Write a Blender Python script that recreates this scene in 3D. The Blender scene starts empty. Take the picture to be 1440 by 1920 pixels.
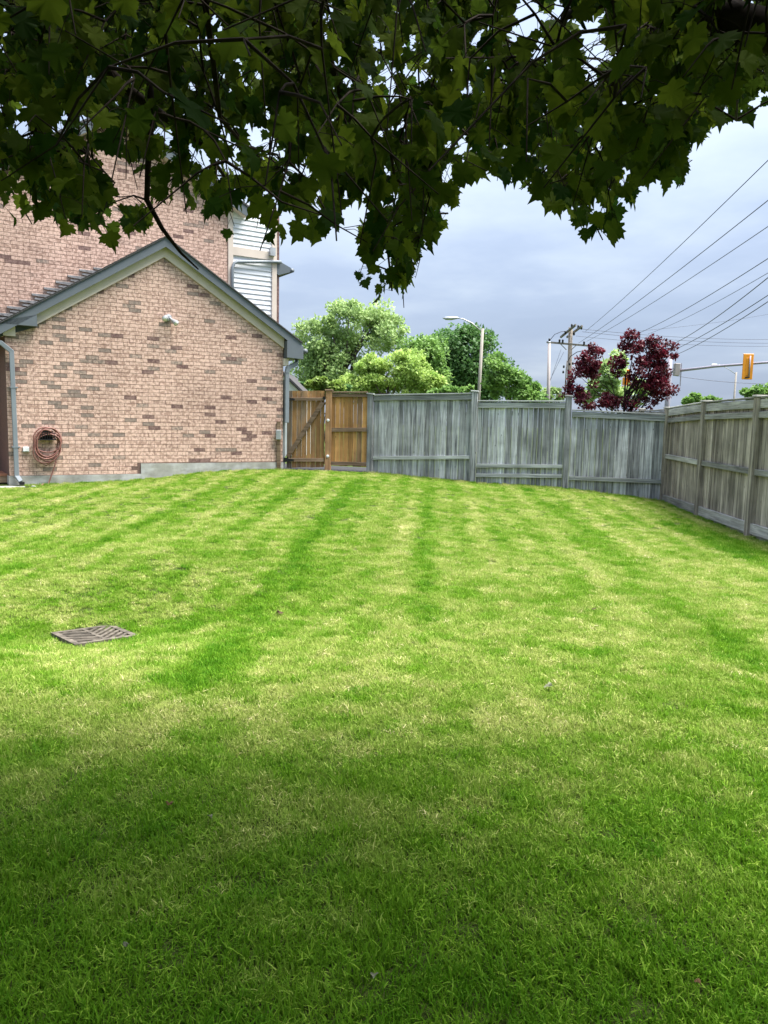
import bpy, bmesh, math, random
import numpy as np
from mathutils import Vector, Matrix
random.seed(7); rng = np.random.default_rng(7)
SC = bpy.context.scene
COL = SC.collection

# ------------------------------------------------------------------ camera
W, H, F = 1440., 1920., 1443.
EYE = np.array([0., 0., 1.6])
PITCH, ROLL = math.radians(6.54), math.radians(1.2)
_f = np.array([0, math.cos(PITCH), -math.sin(PITCH)]); _r = np.array([1., 0, 0]); _u = np.cross(_r, _f)
CR = _r*math.cos(ROLL)+_u*math.sin(ROLL); CU = -_r*math.sin(ROLL)+_u*math.cos(ROLL); CF = _f
cam_d = bpy.data.cameras.new('camera'); cam = bpy.data.objects.new('camera', cam_d); COL.objects.link(cam)
cam_d.sensor_fit = 'VERTICAL'; cam_d.sensor_height = 36.; cam_d.lens = 36.*F/H
cam_d.clip_start = .05; cam_d.clip_end = 3000
M = Matrix(((CR[0], CU[0], -CF[0], EYE[0]), (CR[1], CU[1], -CF[1], EYE[1]), (CR[2], CU[2], -CF[2], EYE[2]), (0, 0, 0, 1)))
cam.matrix_world = M
SC.camera = cam

# ------------------------------------------------------------------ sky, sun, exposure
SUN_AZ, SUN_EL = math.radians(88), math.radians(69)     # clockwise from +Y: high, to the right
wd = bpy.data.worlds.new('World'); SC.world = wd; wd.use_nodes = True
nt = wd.node_tree; N = nt.nodes; L = nt.links; N.clear()
def nd(t, **k):
    n = N.new(t)
    for a, b in k.items(): setattr(n, a, b)
    return n
def mth(op, a, b=None, c=None):
    n = nd('ShaderNodeMath', operation=op)
    for i, v in enumerate((a, b, c)):
        if v is None: continue
        if isinstance(v, (int, float)): n.inputs[i].default_value = v
        else: L.new(v, n.inputs[i])
    return n.outputs[0]
out = nd('ShaderNodeOutputWorld'); bg = nd('ShaderNodeBackground'); L.new(bg.outputs[0], out.inputs[0])
bg.inputs['Strength'].default_value = .1
sky = nd('ShaderNodeTexSky', sky_type='NISHITA'); sky.sun_disc = False
sky.sun_elevation = SUN_EL; sky.sun_rotation = SUN_AZ; sky.air_density = 1.2; sky.dust_density = 2.
tc = nd('ShaderNodeTexCoord'); sx = nd('ShaderNodeSeparateXYZ'); L.new(tc.outputs['Generated'], sx.inputs[0])
zc = mth('MAXIMUM', sx.outputs[2], 0.0)
den = mth('ADD', zc, .13)
cb = nd('ShaderNodeCombineXYZ'); L.new(mth('DIVIDE', sx.outputs[0], den), cb.inputs[0]); L.new(mth('DIVIDE', sx.outputs[1], den), cb.inputs[1])
n1 = nd('ShaderNodeTexNoise'); n1.inputs['Scale'].default_value = .85; n1.inputs['Detail'].default_value = 6.; n1.inputs['Roughness'].default_value = .54
mp = nd('ShaderNodeMapping'); mp.inputs['Location'].default_value = (5.1, 2.4, 1.7); mp.inputs['Rotation'].default_value = (0, 0, .5)
L.new(cb.outputs[0], mp.inputs[0]); L.new(mp.outputs[0], n1.inputs['Vector'])
rp = nd('ShaderNodeValToRGB'); L.new(n1.outputs[0], rp.inputs[0])
e = rp.color_ramp.elements
e[0].position = .38; e[0].color = (1.27, 1.56, 2.14, 1); e[1].position = .66; e[1].color = (1.9, 2.2, 2.65, 1)
m_ = rp.color_ramp.elements.new(.50); m_.color = (1.44, 1.74, 2.32, 1)
# an overcast sky is brighter towards the zenith
grad = mth('MULTIPLY_ADD', zc, 1.7, .87)
vm = nd('ShaderNodeVectorMath', operation='SCALE'); L.new(rp.outputs[0], vm.inputs[0]); L.new(grad, vm.inputs['Scale'])
mx = nd('ShaderNodeMix', data_type='RGBA'); mx.inputs[0].default_value = .93
L.new(sky.outputs[0], mx.inputs[6]); L.new(vm.outputs[0], mx.inputs[7]); L.new(mx.outputs[2], bg.inputs['Color'])
sd = bpy.data.lights.new('sun', 'SUN'); sd.energy = 4.6; sd.angle = math.radians(42); sd.color = (1, .965, .9)
sun = bpy.data.objects.new('sun', sd); COL.objects.link(sun)
sdir = Vector((math.sin(SUN_AZ)*math.cos(SUN_EL), math.cos(SUN_AZ)*math.cos(SUN_EL), math.sin(SUN_EL)))
sun.rotation_euler = sdir.to_track_quat('Z', 'Y').to_euler(); sun.location = (6, -12, 20)
vs = SC.view_settings; vs.view_transform = 'Standard'; vs.look = 'None'; vs.gamma = 1; vs.use_curve_mapping = False
vs.exposure = 1.68

# ------------------------------------------------------------------ pixel <-> place helpers
def ray(px, py): return CF+CR*(px-W/2)/F+CU*(H/2-py)/F
def proj(p):
    d = np.asarray(p)-EYE; z = d@CF
    return np.stack([W/2+F*(d@CR)/z, H/2-F*(d@CU)/z, z], -1)
def at(px, py, Y):
    r = ray(px, py); return EYE+r*Y/r[1]

# ------------------------------------------------------------------ object helpers
def tag(o, label=None, cat=None, group=None, kind=None):
    for k, v in (('label', label), ('category', cat), ('group', group), ('kind', kind)):
        if v: o[k] = v
    return o
def thing(name, label, cat, loc=(0, 0, 0), group=None):
    o = bpy.data.objects.new(name, None); COL.objects.link(o); o.location = loc; o.empty_display_size = .1
    return tag(o, label, cat, group)
def absloc(o):
    v = Vector((0, 0, 0))
    while o: v += o.location; o = o.parent
    return v
def link(name, me, parent=None, loc=None):
    """vertices in world coordinates when loc is None"""
    o = bpy.data.objects.new(name, me); COL.objects.link(o)
    base = absloc(parent) if parent else Vector((0, 0, 0))
    o.parent = parent
    o.location = (Vector(loc) if loc is not None else Vector((0, 0, 0)))-base
    return o
def mesh(name, V, Fc, mat, smooth=False, attr=None):
    me = bpy.data.meshes.new(name)
    V = np.asarray(V, float)
    if isinstance(Fc, np.ndarray):
        n, k = Fc.shape
        me.vertices.add(len(V)); me.vertices.foreach_set('co', V.astype(np.float32).ravel())
        me.loops.add(n*k); me.loops.foreach_set('vertex_index', Fc.astype(np.int32).ravel())
        me.polygons.add(n); me.polygons.foreach_set('loop_start', np.arange(0, n*k, k, dtype=np.int32))
        me.update(calc_edges=True)
    else:
        me.from_pydata([tuple(v) for v in V], [], Fc); me.update()
    if attr is not None:
        for an, (dom, vals) in attr.items():
            a = me.attributes.new(an, 'FLOAT', dom); a.data.foreach_set('value', np.asarray(vals, np.float32).ravel())
    if len(me.polygons): me.polygons.foreach_set('use_smooth', np.full(len(me.polygons), bool(smooth)))
    if mat: me.materials.append(mat)
    return me
BOXF = [(0, 3, 2, 1), (4, 5, 6, 7), (0, 1, 5, 4), (1, 2, 6, 5), (2, 3, 7, 6), (3, 0, 4, 7)]
class MB:
    """collects simple solids into ONE mesh"""
    def __init__(s): s.v = []; s.f = []
    def hexa(s, p):
        b = len(s.v); s.v += [tuple(q) for q in p]; s.f += [tuple(b+i for i in f) for f in BOXF]; return s
    def box(s, a, b, fr=None):
        x0, y0, z0 = a; x1, y1, z1 = b
        P = [(x0, y0, z0), (x1, y0, z0), (x1, y1, z0), (x0, y1, z0), (x0, y0, z1), (x1, y0, z1), (x1, y1, z1), (x0, y1, z1)]
        if fr: P = [fr(*q) for q in P]
        return s.hexa(P)
    def beam(s, a, b, w, h, side=None):
        """square bar from a to b, w across 'side', h the other way"""
        a = np.asarray(a, float); b = np.asarray(b, float); d = b-a; d = d/np.linalg.norm(d)
        sd_ = np.asarray(side if side is not None else (0, 0, 1.), float); sd_ = sd_-d*(sd_@d); sd_ /= np.linalg.norm(sd_)
        t = np.cross(d, sd_); c = []
        for q in (a, b):
            for i, j in ((-1, -1), (1, -1), (1, 1), (-1, 1)): c.append(q+sd_*w/2*i+t*h/2*j)
        return s.hexa(c)
    def tube(s, pts, rad, n=8, cap=True):
        pts = [np.asarray(p, float) for p in pts]
        if np.isscalar(rad): rad = [rad]*len(pts)
        b0 = len(s.v); up = None
        for i, p in enumerate(pts):
            d = pts[min(i+1, len(pts)-1)]-pts[max(i-1, 0)]; d = d/(np.linalg.norm(d)+1e-9)
            if up is None: up = np.array([0, 0, 1.]) if abs(d[2]) < .9 else np.array([1., 0, 0])
            a = np.cross(d, up); a /= np.linalg.norm(a)+1e-9; c = np.cross(a, d); up = c
            for k in range(n):
                t = 2*math.pi*k/n; s.v.append(tuple(p+rad[i]*(a*math.cos(t)+c*math.sin(t))))
        for i in range(len(pts)-1):
            for k in range(n):
                s.f.append((b0+i*n+k, b0+i*n+(k+1) % n, b0+(i+1)*n+(k+1) % n, b0+(i+1)*n+k))
        if cap:
            s.f.append(tuple(b0+k for k in range(n))[::-1]); e0 = b0+(len(pts)-1)*n; s.f.append(tuple(e0+k for k in range(n)))
        return s
    def lathe(s, prof, c, n=16, fr=None):
        b0 = len(s.v)
        for r, z in prof:
            for k in range(n):
                t = 2*math.pi*k/n; q = (c[0]+r*math.cos(t), c[1]+r*math.sin(t), c[2]+z); s.v.append(tuple(fr(*q)) if fr else q)
        for i in range(len(prof)-1):
            for k in range(n): s.f.append((b0+i*n+k, b0+i*n+(k+1) % n, b0+(i+1)*n+(k+1) % n, b0+(i+1)*n+k))
        s.f.append(tuple(b0+k for k in range(n))[::-1]); e0 = b0+(len(prof)-1)*n; s.f.append(tuple(e0+k for k in range(n)))
        return s
    def prism(s, poly, ext):
        """poly: 3-D points of one face, ext: extrusion vector"""
        b = len(s.v); n = len(poly); poly = [np.asarray(p, float) for p in poly]; ext = np.asarray(ext, float)
        s.v += [tuple(p) for p in poly]+[tuple(p+ext) for p in poly]
        s.f.append(tuple(range(b, b+n))[::-1]); s.f.append(tuple(range(b+n, b+2*n)))
        for i in range(n): s.f.append((b+i, b+(i+1) % n, b+n+(i+1) % n, b+n+i))
        return s
    def build(s, name, mat, parent=None, smooth=False, bevel=0):
        me = mesh(name, s.v, s.f, mat, smooth)
        bm = bmesh.new(); bm.from_mesh(me)
        if bevel: bmesh.ops.bevel(bm, geom=bm.edges[:], offset=bevel, segments=1, affect='EDGES', clamp_overlap=True)
        bmesh.ops.recalc_face_normals(bm, faces=bm.faces[:]); bm.to_mesh(me); bm.free()
        if smooth: me.polygons.foreach_set('use_smooth', np.ones(len(me.polygons), bool))
        return link(name, me, parent)

# ------------------------------------------------------------------ materials
class MT:
    def __init__(s, name, rough=.8, spec=.3):
        s.m = bpy.data.materials.new(name); s.m.use_nodes = True; s.t = s.m.node_tree; s.n = s.t.nodes; s.l = s.t.links
        s.p = s.n['Principled BSDF']; s.p.inputs['Roughness'].default_value = rough
        s.p.inputs['Specular IOR Level'].default_value = spec
    def node(s, t, **k):
        n = s.n.new(t)
        for a, b in k.items(): setattr(n, a, b)
        return n
    def set(s, sock, v):
        if hasattr(v, 'is_output') or isinstance(v, bpy.types.NodeSocket): s.l.new(v, sock)
        else: sock.default_value = v
    def coord(s, kind='Object', scale=(1, 1, 1), rand=0):
        tc = s.node('ShaderNodeTexCoord'); m = s.node('ShaderNodeMapping'); s.l.new(tc.outputs[kind], m.inputs[0])
        m.inputs['Scale'].default_value = scale
        if rand:
            oi = s.node('ShaderNodeObjectInfo'); v = s.node('ShaderNodeVectorMath', operation='SCALE')
            v.inputs[0].default_value = (rand, rand*1.7, rand*.6); s.l.new(oi.outputs['Random'], v.inputs['Scale']); s.l.new(v.outputs[0], m.inputs['Location'])
        return m.outputs[0]
    def noise(s, vec, scale=5, detail=4, rough=.55, dist=0):
        n = s.node('ShaderNodeTexNoise'); s.l.new(vec, n.inputs['Vector'])
        n.inputs['Scale'].default_value = scale; n.inputs['Detail'].default_value = detail; n.inputs['Roughness'].default_value = rough; n.inputs['Distortion'].default_value = dist
        return n.outputs[0]
    def ramp(s, fac, stops, interp='LINEAR'):
        r = s.node('ShaderNodeValToRGB'); s.l.new(fac, r.inputs[0]); cr = r.color_ramp; cr.interpolation = interp
        for i, (p, c) in enumerate(stops):
            e = cr.elements[i] if i < 2 else cr.elements.new(p)
            e.position = p; e.color = (*c, 1) if len(c) == 3 else c
        return r.outputs[0]
    def mix(s, fac, a, b, mode='MIX'):
        n = s.node('ShaderNodeMix', data_type='RGBA', blend_type=mode)
        s.set(n.inputs[0], fac)
        for i, v in ((6, a), (7, b)):
            if isinstance(v, tuple): v = (*v, 1)
            s.set(n.inputs[i], v)
        return n.outputs[2]
    def math(s, op, a, b=None):
        n = s.node('ShaderNodeMath', operation=op); s.set(n.inputs[0], a)
        if b is not None: s.set(n.inputs[1], b)
        return n.outputs[0]
    def attr(s, name, typ='GEOMETRY'):
        n = s.node('ShaderNodeAttribute', attribute_name=name, attribute_type=typ); return n.outputs['Fac']
    def rand(s): return s.node('ShaderNodeObjectInfo').outputs['Random']
    def bump(s, h, dist=.01, strength=.6):
        b = s.node('ShaderNodeBump'); b.inputs['Distance'].default_value = dist; b.inputs['Strength'].default_value = strength
        s.l.new(h, b.inputs['Height']); s.l.new(b.outputs[0], s.p.inputs['Normal'])
    def col(s, c):
        if isinstance(c, tuple): c = (*c, 1)
        s.set(s.p.inputs['Base Color'], c); return s
def plain(name, c, rough=.6, spec=.3, var=.12, scale=9, metal=0):
    m = MT(name, rough, spec); n = m.noise(m.coord(), scale, 5)
    d = tuple(x*(1-var*1.6) for x in c); h = tuple(min(1, x*(1+var)) for x in c)
    m.col(m.ramp(n, [(.3, d), (.7, h)])); m.p.inputs['Metallic'].default_value = metal
    return m.m
def wood(name, dark, light, axis, warm=None, wfac=.5, knots=True):
    m = MT(name, .9, .15)
    sc = (26, 26, 1.1) if axis == 'z' else (1.2, 1.2, 30)
    v = m.coord('Object', sc, rand=41)
    a = m.noise(v, 1.0, 6, .62, .6)
    c = m.ramp(a, [(.30, dark), (.50, tuple((x+y)/2 for x, y in zip(dark, light))), (.70, light)])
    if warm is not None:
        r = m.rand(); f = m.ramp(m.math('ADD', m.math('MULTIPLY', m.noise(m.coord('Object', (3, 3, .7), rand=23), 1.3, 3), .9), m.math('MULTIPLY', m.math('SUBTRACT', r, .5), 1.0)), [(wfac-.12, (0, 0, 0)), (wfac+.12, (1, 1, 1))])
        c = m.mix(f, c, m.ramp(a, [(.3, tuple(x*.55 for x in warm)), (.72, warm)]))
    tone = m.math('ADD', m.math('MULTIPLY', m.math('FRACT', m.math('MULTIPLY', m.rand(), 7.31)), .75), .58)
    big = m.ramp(m.noise(m.coord('Object', (1.1, 1.1, 1.6)), 1.5, 3), [(.3, (.72, .72, .72)), (.7, (1.15, 1.15, 1.15))])
    tn = m.node('ShaderNodeVectorMath', operation='SCALE'); m.l.new(c, tn.inputs[0]); m.l.new(tone, tn.inputs['Scale'])
    c = m.mix(1., tn.outputs[0], big, 'MULTIPLY')
    if knots:
        vo = m.node('ShaderNodeTexVoronoi'); vo.inputs['Scale'].default_value = 2.2
        m.l.new(m.coord('Object', (3.2, 3.2, 1.5) if axis == 'z' else (1.2, 1.2, 3), rand=17), vo.inputs['Vector'])
        k = m.ramp(vo.outputs['Distance'], [(.04, (1, 1, 1)), (.10, (0, 0, 0))])
        c = m.mix(m.math('MULTIPLY', k, .7), c, tuple(x*.55 for x in dark))
    m.col(c); m.bump(a, .006, .8)
    return m.m
M_grey_v = wood('weathered_grey_board', (.092, .096, .100), (.66, .675, .68), 'z')
M_grey_h = wood('weathered_grey_rail', (.17, .18, .178), (.50, .52, .50), 'x')
M_side_v = wood('weathered_brown_grey_board', (.105, .092, .072), (.62, .54, .44), 'z')
M_side_h = wood('weathered_side_rail', (.20, .19, .17), (.52, .50, .45), 'x')
M_ced_v = wood('cedar_board', (.10, .075, .055), (.30, .235, .175), 'z', warm=(.46, .255, .11), wfac=.52)
M_ced_o = wood('fresh_cedar_board', (.16, .095, .052), (.38, .235, .125), 'z', warm=(.60, .32, .12), wfac=.25)
M_ced_h = wood('cedar_rail', (.13, .085, .055), (.34, .24, .165), 'x')
M_ced_p = wood('cedar_post', (.17, .095, .05), (.40, .23, .115), 'z')
M_dark = plain('black_iron', (.012, .012, .013), .5)
M_white = plain('white_paint', (.72, .73, .74), .5, var=.05)

def mk_brick():
    m = MT('clay_brick', .9, .15)
    t = m.attr('tone')
    base = m.ramp(t, [(0, (.15, .088, .082)), (.07, (.20, .125, .112)), (.10, (.22, .175, .15)), (.17, (.27, .21, .175)), (.22, (.40, .257, .205)), (.55, (.475, .312, .25)), (1, (.55, .372, .30))])
    v = m.coord('Object', (1, 1, 1))
    a = m.noise(v, 17, 3, .5, .3)
    pale = m.ramp(a, [(.44, (0, 0, 0)), (.56, (1, 1, 1))])
    f = m.math('MULTIPLY', pale, m.ramp(t, [(.12, (.15, .15, .15)), (.24, (.85, .85, .85))]))
    c = m.mix(f, base, (.74, .515, .425))
    d = m.ramp(m.noise(v, 48, 3, .6), [(.36, (.66, .66, .66)), (.56, (1, 1, 1))])
    c = m.mix(.75, c, d, 'MULTIPLY')
    stain = m.ramp(m.noise(v, .75, 4, .55), [(.3, (.84, .84, .84)), (.62, (1.04, 1.04, 1.04))])
    c = m.mix(1., c, stain, 'MULTIPLY')
    m.col(c); m.bump(a, .006, .6); return m.m
M_brick = mk_brick()
M_mortar = plain('mortar', (.165, .108, .092), .95, .1, .2, 30)
M_brick_far = M_brick
def mk_conc():
    m = MT('foundation_concrete', .92, .15); v = m.coord()
    a = m.noise(v, 3.5, 6, .6); c = m.ramp(a, [(.3, (.28, .28, .27)), (.7, (.49, .49, .475))])
    s_ = m.ramp(m.noise(m.coord('Object', (2, 2, 5)), 1.2, 4), [(.42, (.7, .69, .62)), (.6, (1, 1, 1))])
    c = m.mix(.8, c, s_, 'MULTIPLY'); m.col(c); m.bump(m.noise(v, 60, 3), .004, .6); return m.m
M_conc = mk_conc()
M_fascia = plain('blue_grey_metal_fascia', (.115, .132, .15), .5, .3, .05, 3)
M_spout = plain('grey_downspout_metal', (.19, .215, .24), .45, .4, .05, 4)
M_trim = plain('beige_trim', (.62, .53, .46), .65, .25, .05, 4)
M_siding = plain('white_vinyl_siding', (.70, .71, .74), .5, .3, .04, 5)
M_shingle = plain('dark_asphalt_shingle', (.085, .082, .085), .95, .1, .35, 55)
M_flash = plain('lead_flashing', (.15, .148, .155), .6, .3, .3, 12)
M_alu = plain('galvanised_metal', (.42, .43, .45), .4, .5, .1, 6, .35)
M_hose = plain('terracotta_rubber_hose', (.23, .10, .08), .5, .4, .15, 12)
M_iron = None

# ------------------------------------------------------------------ the ground
HA = math.radians(57.7)
HU = np.array([math.sin(HA), math.cos(HA), 0]); HN = np.array([math.cos(HA), -math.sin(HA), 0])     # along the gable wall / out of it
_p0 = at(230, 760, 16.4)
def wallpt(px, py, back=0.):
    r = ray(px, py); t = ((_p0-HN*back-EYE)@HN)/(r@HN); return EYE+r*t
HO = wallpt(9, 650).copy(); HO[2] = 0                # garage corner, z = 0
def hw(u, n, z): return HO+HU*u+HN*n+np.array([0, 0, z])
def uz(px, py, back=0.):
    q = wallpt(px, py, back)-HO; return q@HU, q[2]
ctrl = [wallpt(28, 910), wallpt(150, 906), wallpt(262, 899), wallpt(370, 887), wallpt(440, 882), wallpt(525, 881)]
BF = [(693, 886, 18.45), (885.5, 905, 18.05), (1059, 916, 17.65), (1245, 940, 17.2)]      # foot of the posts of the back fence
ctrl += [at(*q) for q in BF]+[at(535, 880, 18.5), at(614, 882, 18.5)]
SF = [(1312, 969, 14.75), (1408.5, 1007, 12.3)]
ctrl += [at(*q) for q in SF]
DRAIN = at(177, 1196, 6.7)
ctrl += [DRAIN, DRAIN+np.array([.3, .25, .01]), DRAIN+np.array([-.35, -.25, .0])]
ctrl += [np.array([DRAIN[0]+1.15*math.cos(a), DRAIN[1]+1.15*math.sin(a), -.21 if math.sin(a) < .5 else -.17]) for a in np.arange(-2.2, 2.3, .55)]
ctrl += [np.array(q, float) for q in ((0, 0, 0), (0, 2, 0), (-2, 2, 0.02), (2, 2, 0), (4, 4, 0), (5, 8, -.04), (0, 4.6, -.03), (0, 8.5, .0), (0, 13, .2),
          (-4, 11, .02), (-5.4, 6.5, -.36), (-8.5, 6.3, -.38), (3, 13, .05), (-2.4, 8.6, -.02), (-3, 4.6, -.06), (5.5, 10, -.06), (-6, -2, 0), (6, -2, 0), (0, -3, 0),
          (-10, 12, .1), (-9, 20, .4), (0, 21, .38), (8, 21, .0), (8, 12, -.08), (8, 2, 0), (-9, 2, -.1))]
ctrl = np.array(ctrl)
def _phi(r): return np.where(r > 1e-9, r*r*np.log(r+1e-12), 0)
_n = len(ctrl); _A = np.zeros((_n+3, _n+3)); _D = np.linalg.norm(ctrl[:, None, :2]-ctrl[None, :, :2], axis=-1)
_A[:_n, :_n] = _phi(_D)+np.eye(_n)*.05; _A[:_n, _n] = 1; _A[:_n, _n+1:] = ctrl[:, :2]; _A[_n:, :_n] = _A[:_n, _n:].T
_w = np.linalg.solve(_A, np.concatenate([ctrl[:, 2], np.zeros(3)]))
def gz(x, y):
    x = np.asarray(x, float); y = np.asarray(y, float); sh = np.broadcast(x, y).shape
    q = np.stack([np.broadcast_to(x, sh).ravel(), np.broadcast_to(y, sh).ravel()], 1)
    r = np.linalg.norm(q[:, None]-ctrl[None, :, :2], axis=-1)
    z = _phi(r)@_w[:_n]+_w[_n]+q@_w[_n+1:]
    o = np.maximum.reduce([-10-q[:, 0], q[:, 0]-8, -3-q[:, 1], q[:, 1]-21, np.zeros(len(q))])
    t = np.clip(o/8, 0, 1); t = t*t*(3-2*t)
    return (np.clip(z, -.6, .8)*(1-t)+.1*t).reshape(sh)
def axis_(a, b, st, far):
    inner = list(np.arange(a, b+1e-6, st)); o = []; d = st
    hi = []; p = b
    while p < far: d *= 1.45; p += d; hi.append(p)
    lo = []; p = a; d = st
    while p > -far: d *= 1.45; p -= d; lo.append(p)
    return np.array(lo[::-1]+inner+hi)
gx = axis_(-10, 8, .16, 900); gy = axis_(-3, 21, .16, 900)
GX, GY = np.meshgrid(gx, gy); GZ = gz(GX, GY)
micro = (np.abs(GX) < 10) & (GY > -3) & (GY < 21)
GZ = GZ+np.where(micro, rng.normal(0, .004, GX.shape), 0)
dd = np.maximum(np.abs(GX-DRAIN[0]), np.abs(GY-DRAIN[1]))
nx, ny = len(gx), len(gy); idx = np.arange(nx*ny).reshape(ny, nx)
fc = np.stack([idx[:-1, :-1], idx[:-1, 1:], idx[1:, 1:], idx[1:, :-1]], -1).reshape(-1, 4)
def mk_soil():
    m = MT('thatch_and_soil', 1., .05); v = m.coord()
    c = m.ramp(m.noise(v, 35, 5, .7), [(.3, (.030, .042, .012)), (.7, (.085, .12, .028))]); m.col(c); m.bump(m.noise(v, 90, 3), .02, .8); return m.m
ground = link('ground', mesh('ground', np.stack([GX, GY, GZ], -1).reshape(-1, 3), fc, mk_soil(), True))
tag(ground, 'mown back lawn dipping to a drain and rising to the gate', None, None, 'structure')

# ------------------------------------------------------------------ the house
house = thing('brick_house', 'pink brick house with gabled garage wing, grey fascias and white siding', 'house', hw(2.9, 0, .2))
BW, BH, MJ = .25, .079, .009       # brick module
BACK = 1.8
GWID = uz(531, 700)[0]
ap_u, ap_z = uz(315, 470)
ev_z = .5*(uz(72, 592)[1]+uz(540, 650)[1])
apx = 3.12
rake_l = lambda u: ap_z-(apx-u)*PL; rake_r = lambda u: ap_z-(u-apx)*PR
PL = (ap_z-uz(72, 592)[1])/(apx-uz(72, 592)[0]); PR = (ap_z-uz(538, 646)[1])/(uz(538, 646)[0]-apx)
def gable(u): return rake_l(u) if u < apx else rake_r(u)
Z1, Z2 = .42, .645; USTEP = uz(264, 880)[0]
cells = []   # (u0,u1,z0,z1)
def course_cells(u0, u1, z0, top, skip=None, phase=0):
    k = 0; z = z0; res = []
    while True:
        off = ((k+phase) % 2)*BW/2; u = u0-off; any_ = False
        while u < u1-1e-3:
            a, b = max(u, u0), min(u+BW, u1); u += BW
            if b-a < .03: continue
            m = (a+b)/2
            if z+BH*.5 < top(m):
                any_ = True
                if skip is None or not skip(a, b, z): res.append((a, b, z, z+BH))
        z += BH; k += 1
        if not any_ or k > 160: break
    return res
c_gar = course_cells(0, GWID, Z1, gable, lambda a, b, z: z < Z2-.02 and b > USTEP+.03)
hu_r, _ = uz(427, 470, BACK); ha_u, ha_z = uz(212, 232, BACK); hr_u, hr_z = uz(420, 384, BACK)
HPR = (ha_z-hr_z)/(hr_u-ha_u); HPL = PL
def hgable(u): return ha_z-(u-ha_u)*HPR if u > ha_u else ha_z-(ha_u-u)*HPL
c_hou = course_cells(-4.0, hu_r, .42, hgable, lambda a, b, z: (a > .25 and z < gable(min(max(b, .3), GWID))-.5) if b < GWID else z < 3)
def cam_dist(c, n): return np.linalg.norm(hw((c[0]+c[1])/2, n, c[2])-EYE)
def brick_verts(a, b, z0, z1, n, jit):
    g = MJ/2; P = []
    dn = .0035+jit*.0015
    for (uu, nn, zz) in ((a+g, n, z0+g), (b-g, n, z0+g), (b-g, n-.06, z0+g), (a+g, n-.06, z0+g), (a+g, n, z1-g), (b-g, n, z1-g), (b-g, n-.06, z1-g), (a+g, n-.06, z1-g)):
        P.append((uu, nn+(dn if nn == n else 0), zz))
    return P
def tone():
    r = random.random()
    return random.uniform(0, .07) if r < .036 else random.uniform(.10, .17) if r < .085 else random.uniform(.2, 1)
gw = MB()
gw.prism([hw(0, 0, -.3), hw(GWID, 0, -.3), hw(GWID, 0, gable(GWID)), hw(apx, 0, ap_z), hw(0, 0, gable(0))], -HN*.25)
garage_wall = gw.build('garage_wall', M_mortar, house)
# the 300 bricks that show largest are parts of their own
def inview(c):
    p = proj(hw((c[0]+c[1])/2, 0, c[2])); return p[0] > 36
order = sorted([c for c in c_gar if c[1]-c[0] > BW*.9 and inview(c)], key=lambda c: cam_dist(c, 0))
indiv = order[:300]; indset = set(indiv)
variants = []
rot = np.array([[HU[0], HN[0], 0], [HU[1], HN[1], 0], [0, 0, 1]])
for k in range(24):
    P = np.array(brick_verts(-BW/2, BW/2, -BH/2, BH/2, 0, random.uniform(-1, 1)))@rot.T
    variants.append(mesh('brick', P, np.array([f[::-1] for f in BOXF]), M_brick, attr={'tone': ('FACE', [tone()]*6)}))
# object texture space of a shared brick is its own, so shift it per brick
mb2 = M_brick.copy(); mb2.name = 'clay_brick_piece'
for nn_ in mb2.node_tree.nodes:
    if nn_.type == 'MAPPING':
        oi = mb2.node_tree.nodes.new('ShaderNodeObjectInfo'); mb2.node_tree.links.new(oi.outputs['Location'], nn_.inputs['Location'])
for v in variants: v.materials.clear(); v.materials.append(mb2)
for c in indiv:
    link('brick', random.choice(variants), garage_wall, hw((c[0]+c[1])/2, 0, (c[2]+c[3])/2))
def brickwork(name, cells, n, parent):
    V = []; T = []
    for c in cells: V += [hw(*q) for q in brick_verts(*c, n, random.uniform(-1, 1))]; T += [tone()]*6
    Fc = np.array([[8*i+j for j in f[::-1]] for i in range(len(cells)) for f in BOXF])
    o = link(name, mesh(name, V, Fc, M_brick, attr={'tone': ('FACE', T)}), parent); return tag(o, kind='stuff')
brickwork('brickwork', [c for c in c_gar if c not in indset], 0, garage_wall)
# garage side wall (left return) and rear body
MB().prism([hw(.0, -.26, -.3), hw(.24, -.26, -.3), hw(.24, -.26, gable(0)), hw(0, -.26, gable(0))], -HN*(BACK-.3)).build('side_wall', M_mortar, house)
MB().prism([hw(GWID-.25, -.26, -.3), hw(GWID-.002, -.26, -.3), hw(GWID-.002, -.26, gable(GWID)-.05), hw(GWID-.25, -.26, gable(GWID)-.05)], -HN*6).build('side_wall', M_mortar, house)
fo = MB(); fo.box((-.012, -.24, -.3), (USTEP, .018, Z1-.004), hw); fo.box((USTEP+.001, -.24, -.3), (GWID+.012, .02, Z2-.004), hw)
fo.build('foundation', M_conc, house)
# main house wall
hwall = MB(); e_l = -4.0
hwall.prism([hw(e_l, -BACK, -.3), hw(hu_r, -BACK, -.3), hw(hu_r, -BACK, hgable(hu_r)), hw(ha_u, -BACK, ha_z), hw(e_l, -BACK, hgable(e_l))], -HN*.3)
house_wall = hwall.build('house_wall', M_mortar, house)
brickwork('brickwork', c_hou, -BACK, house_wall)
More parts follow.
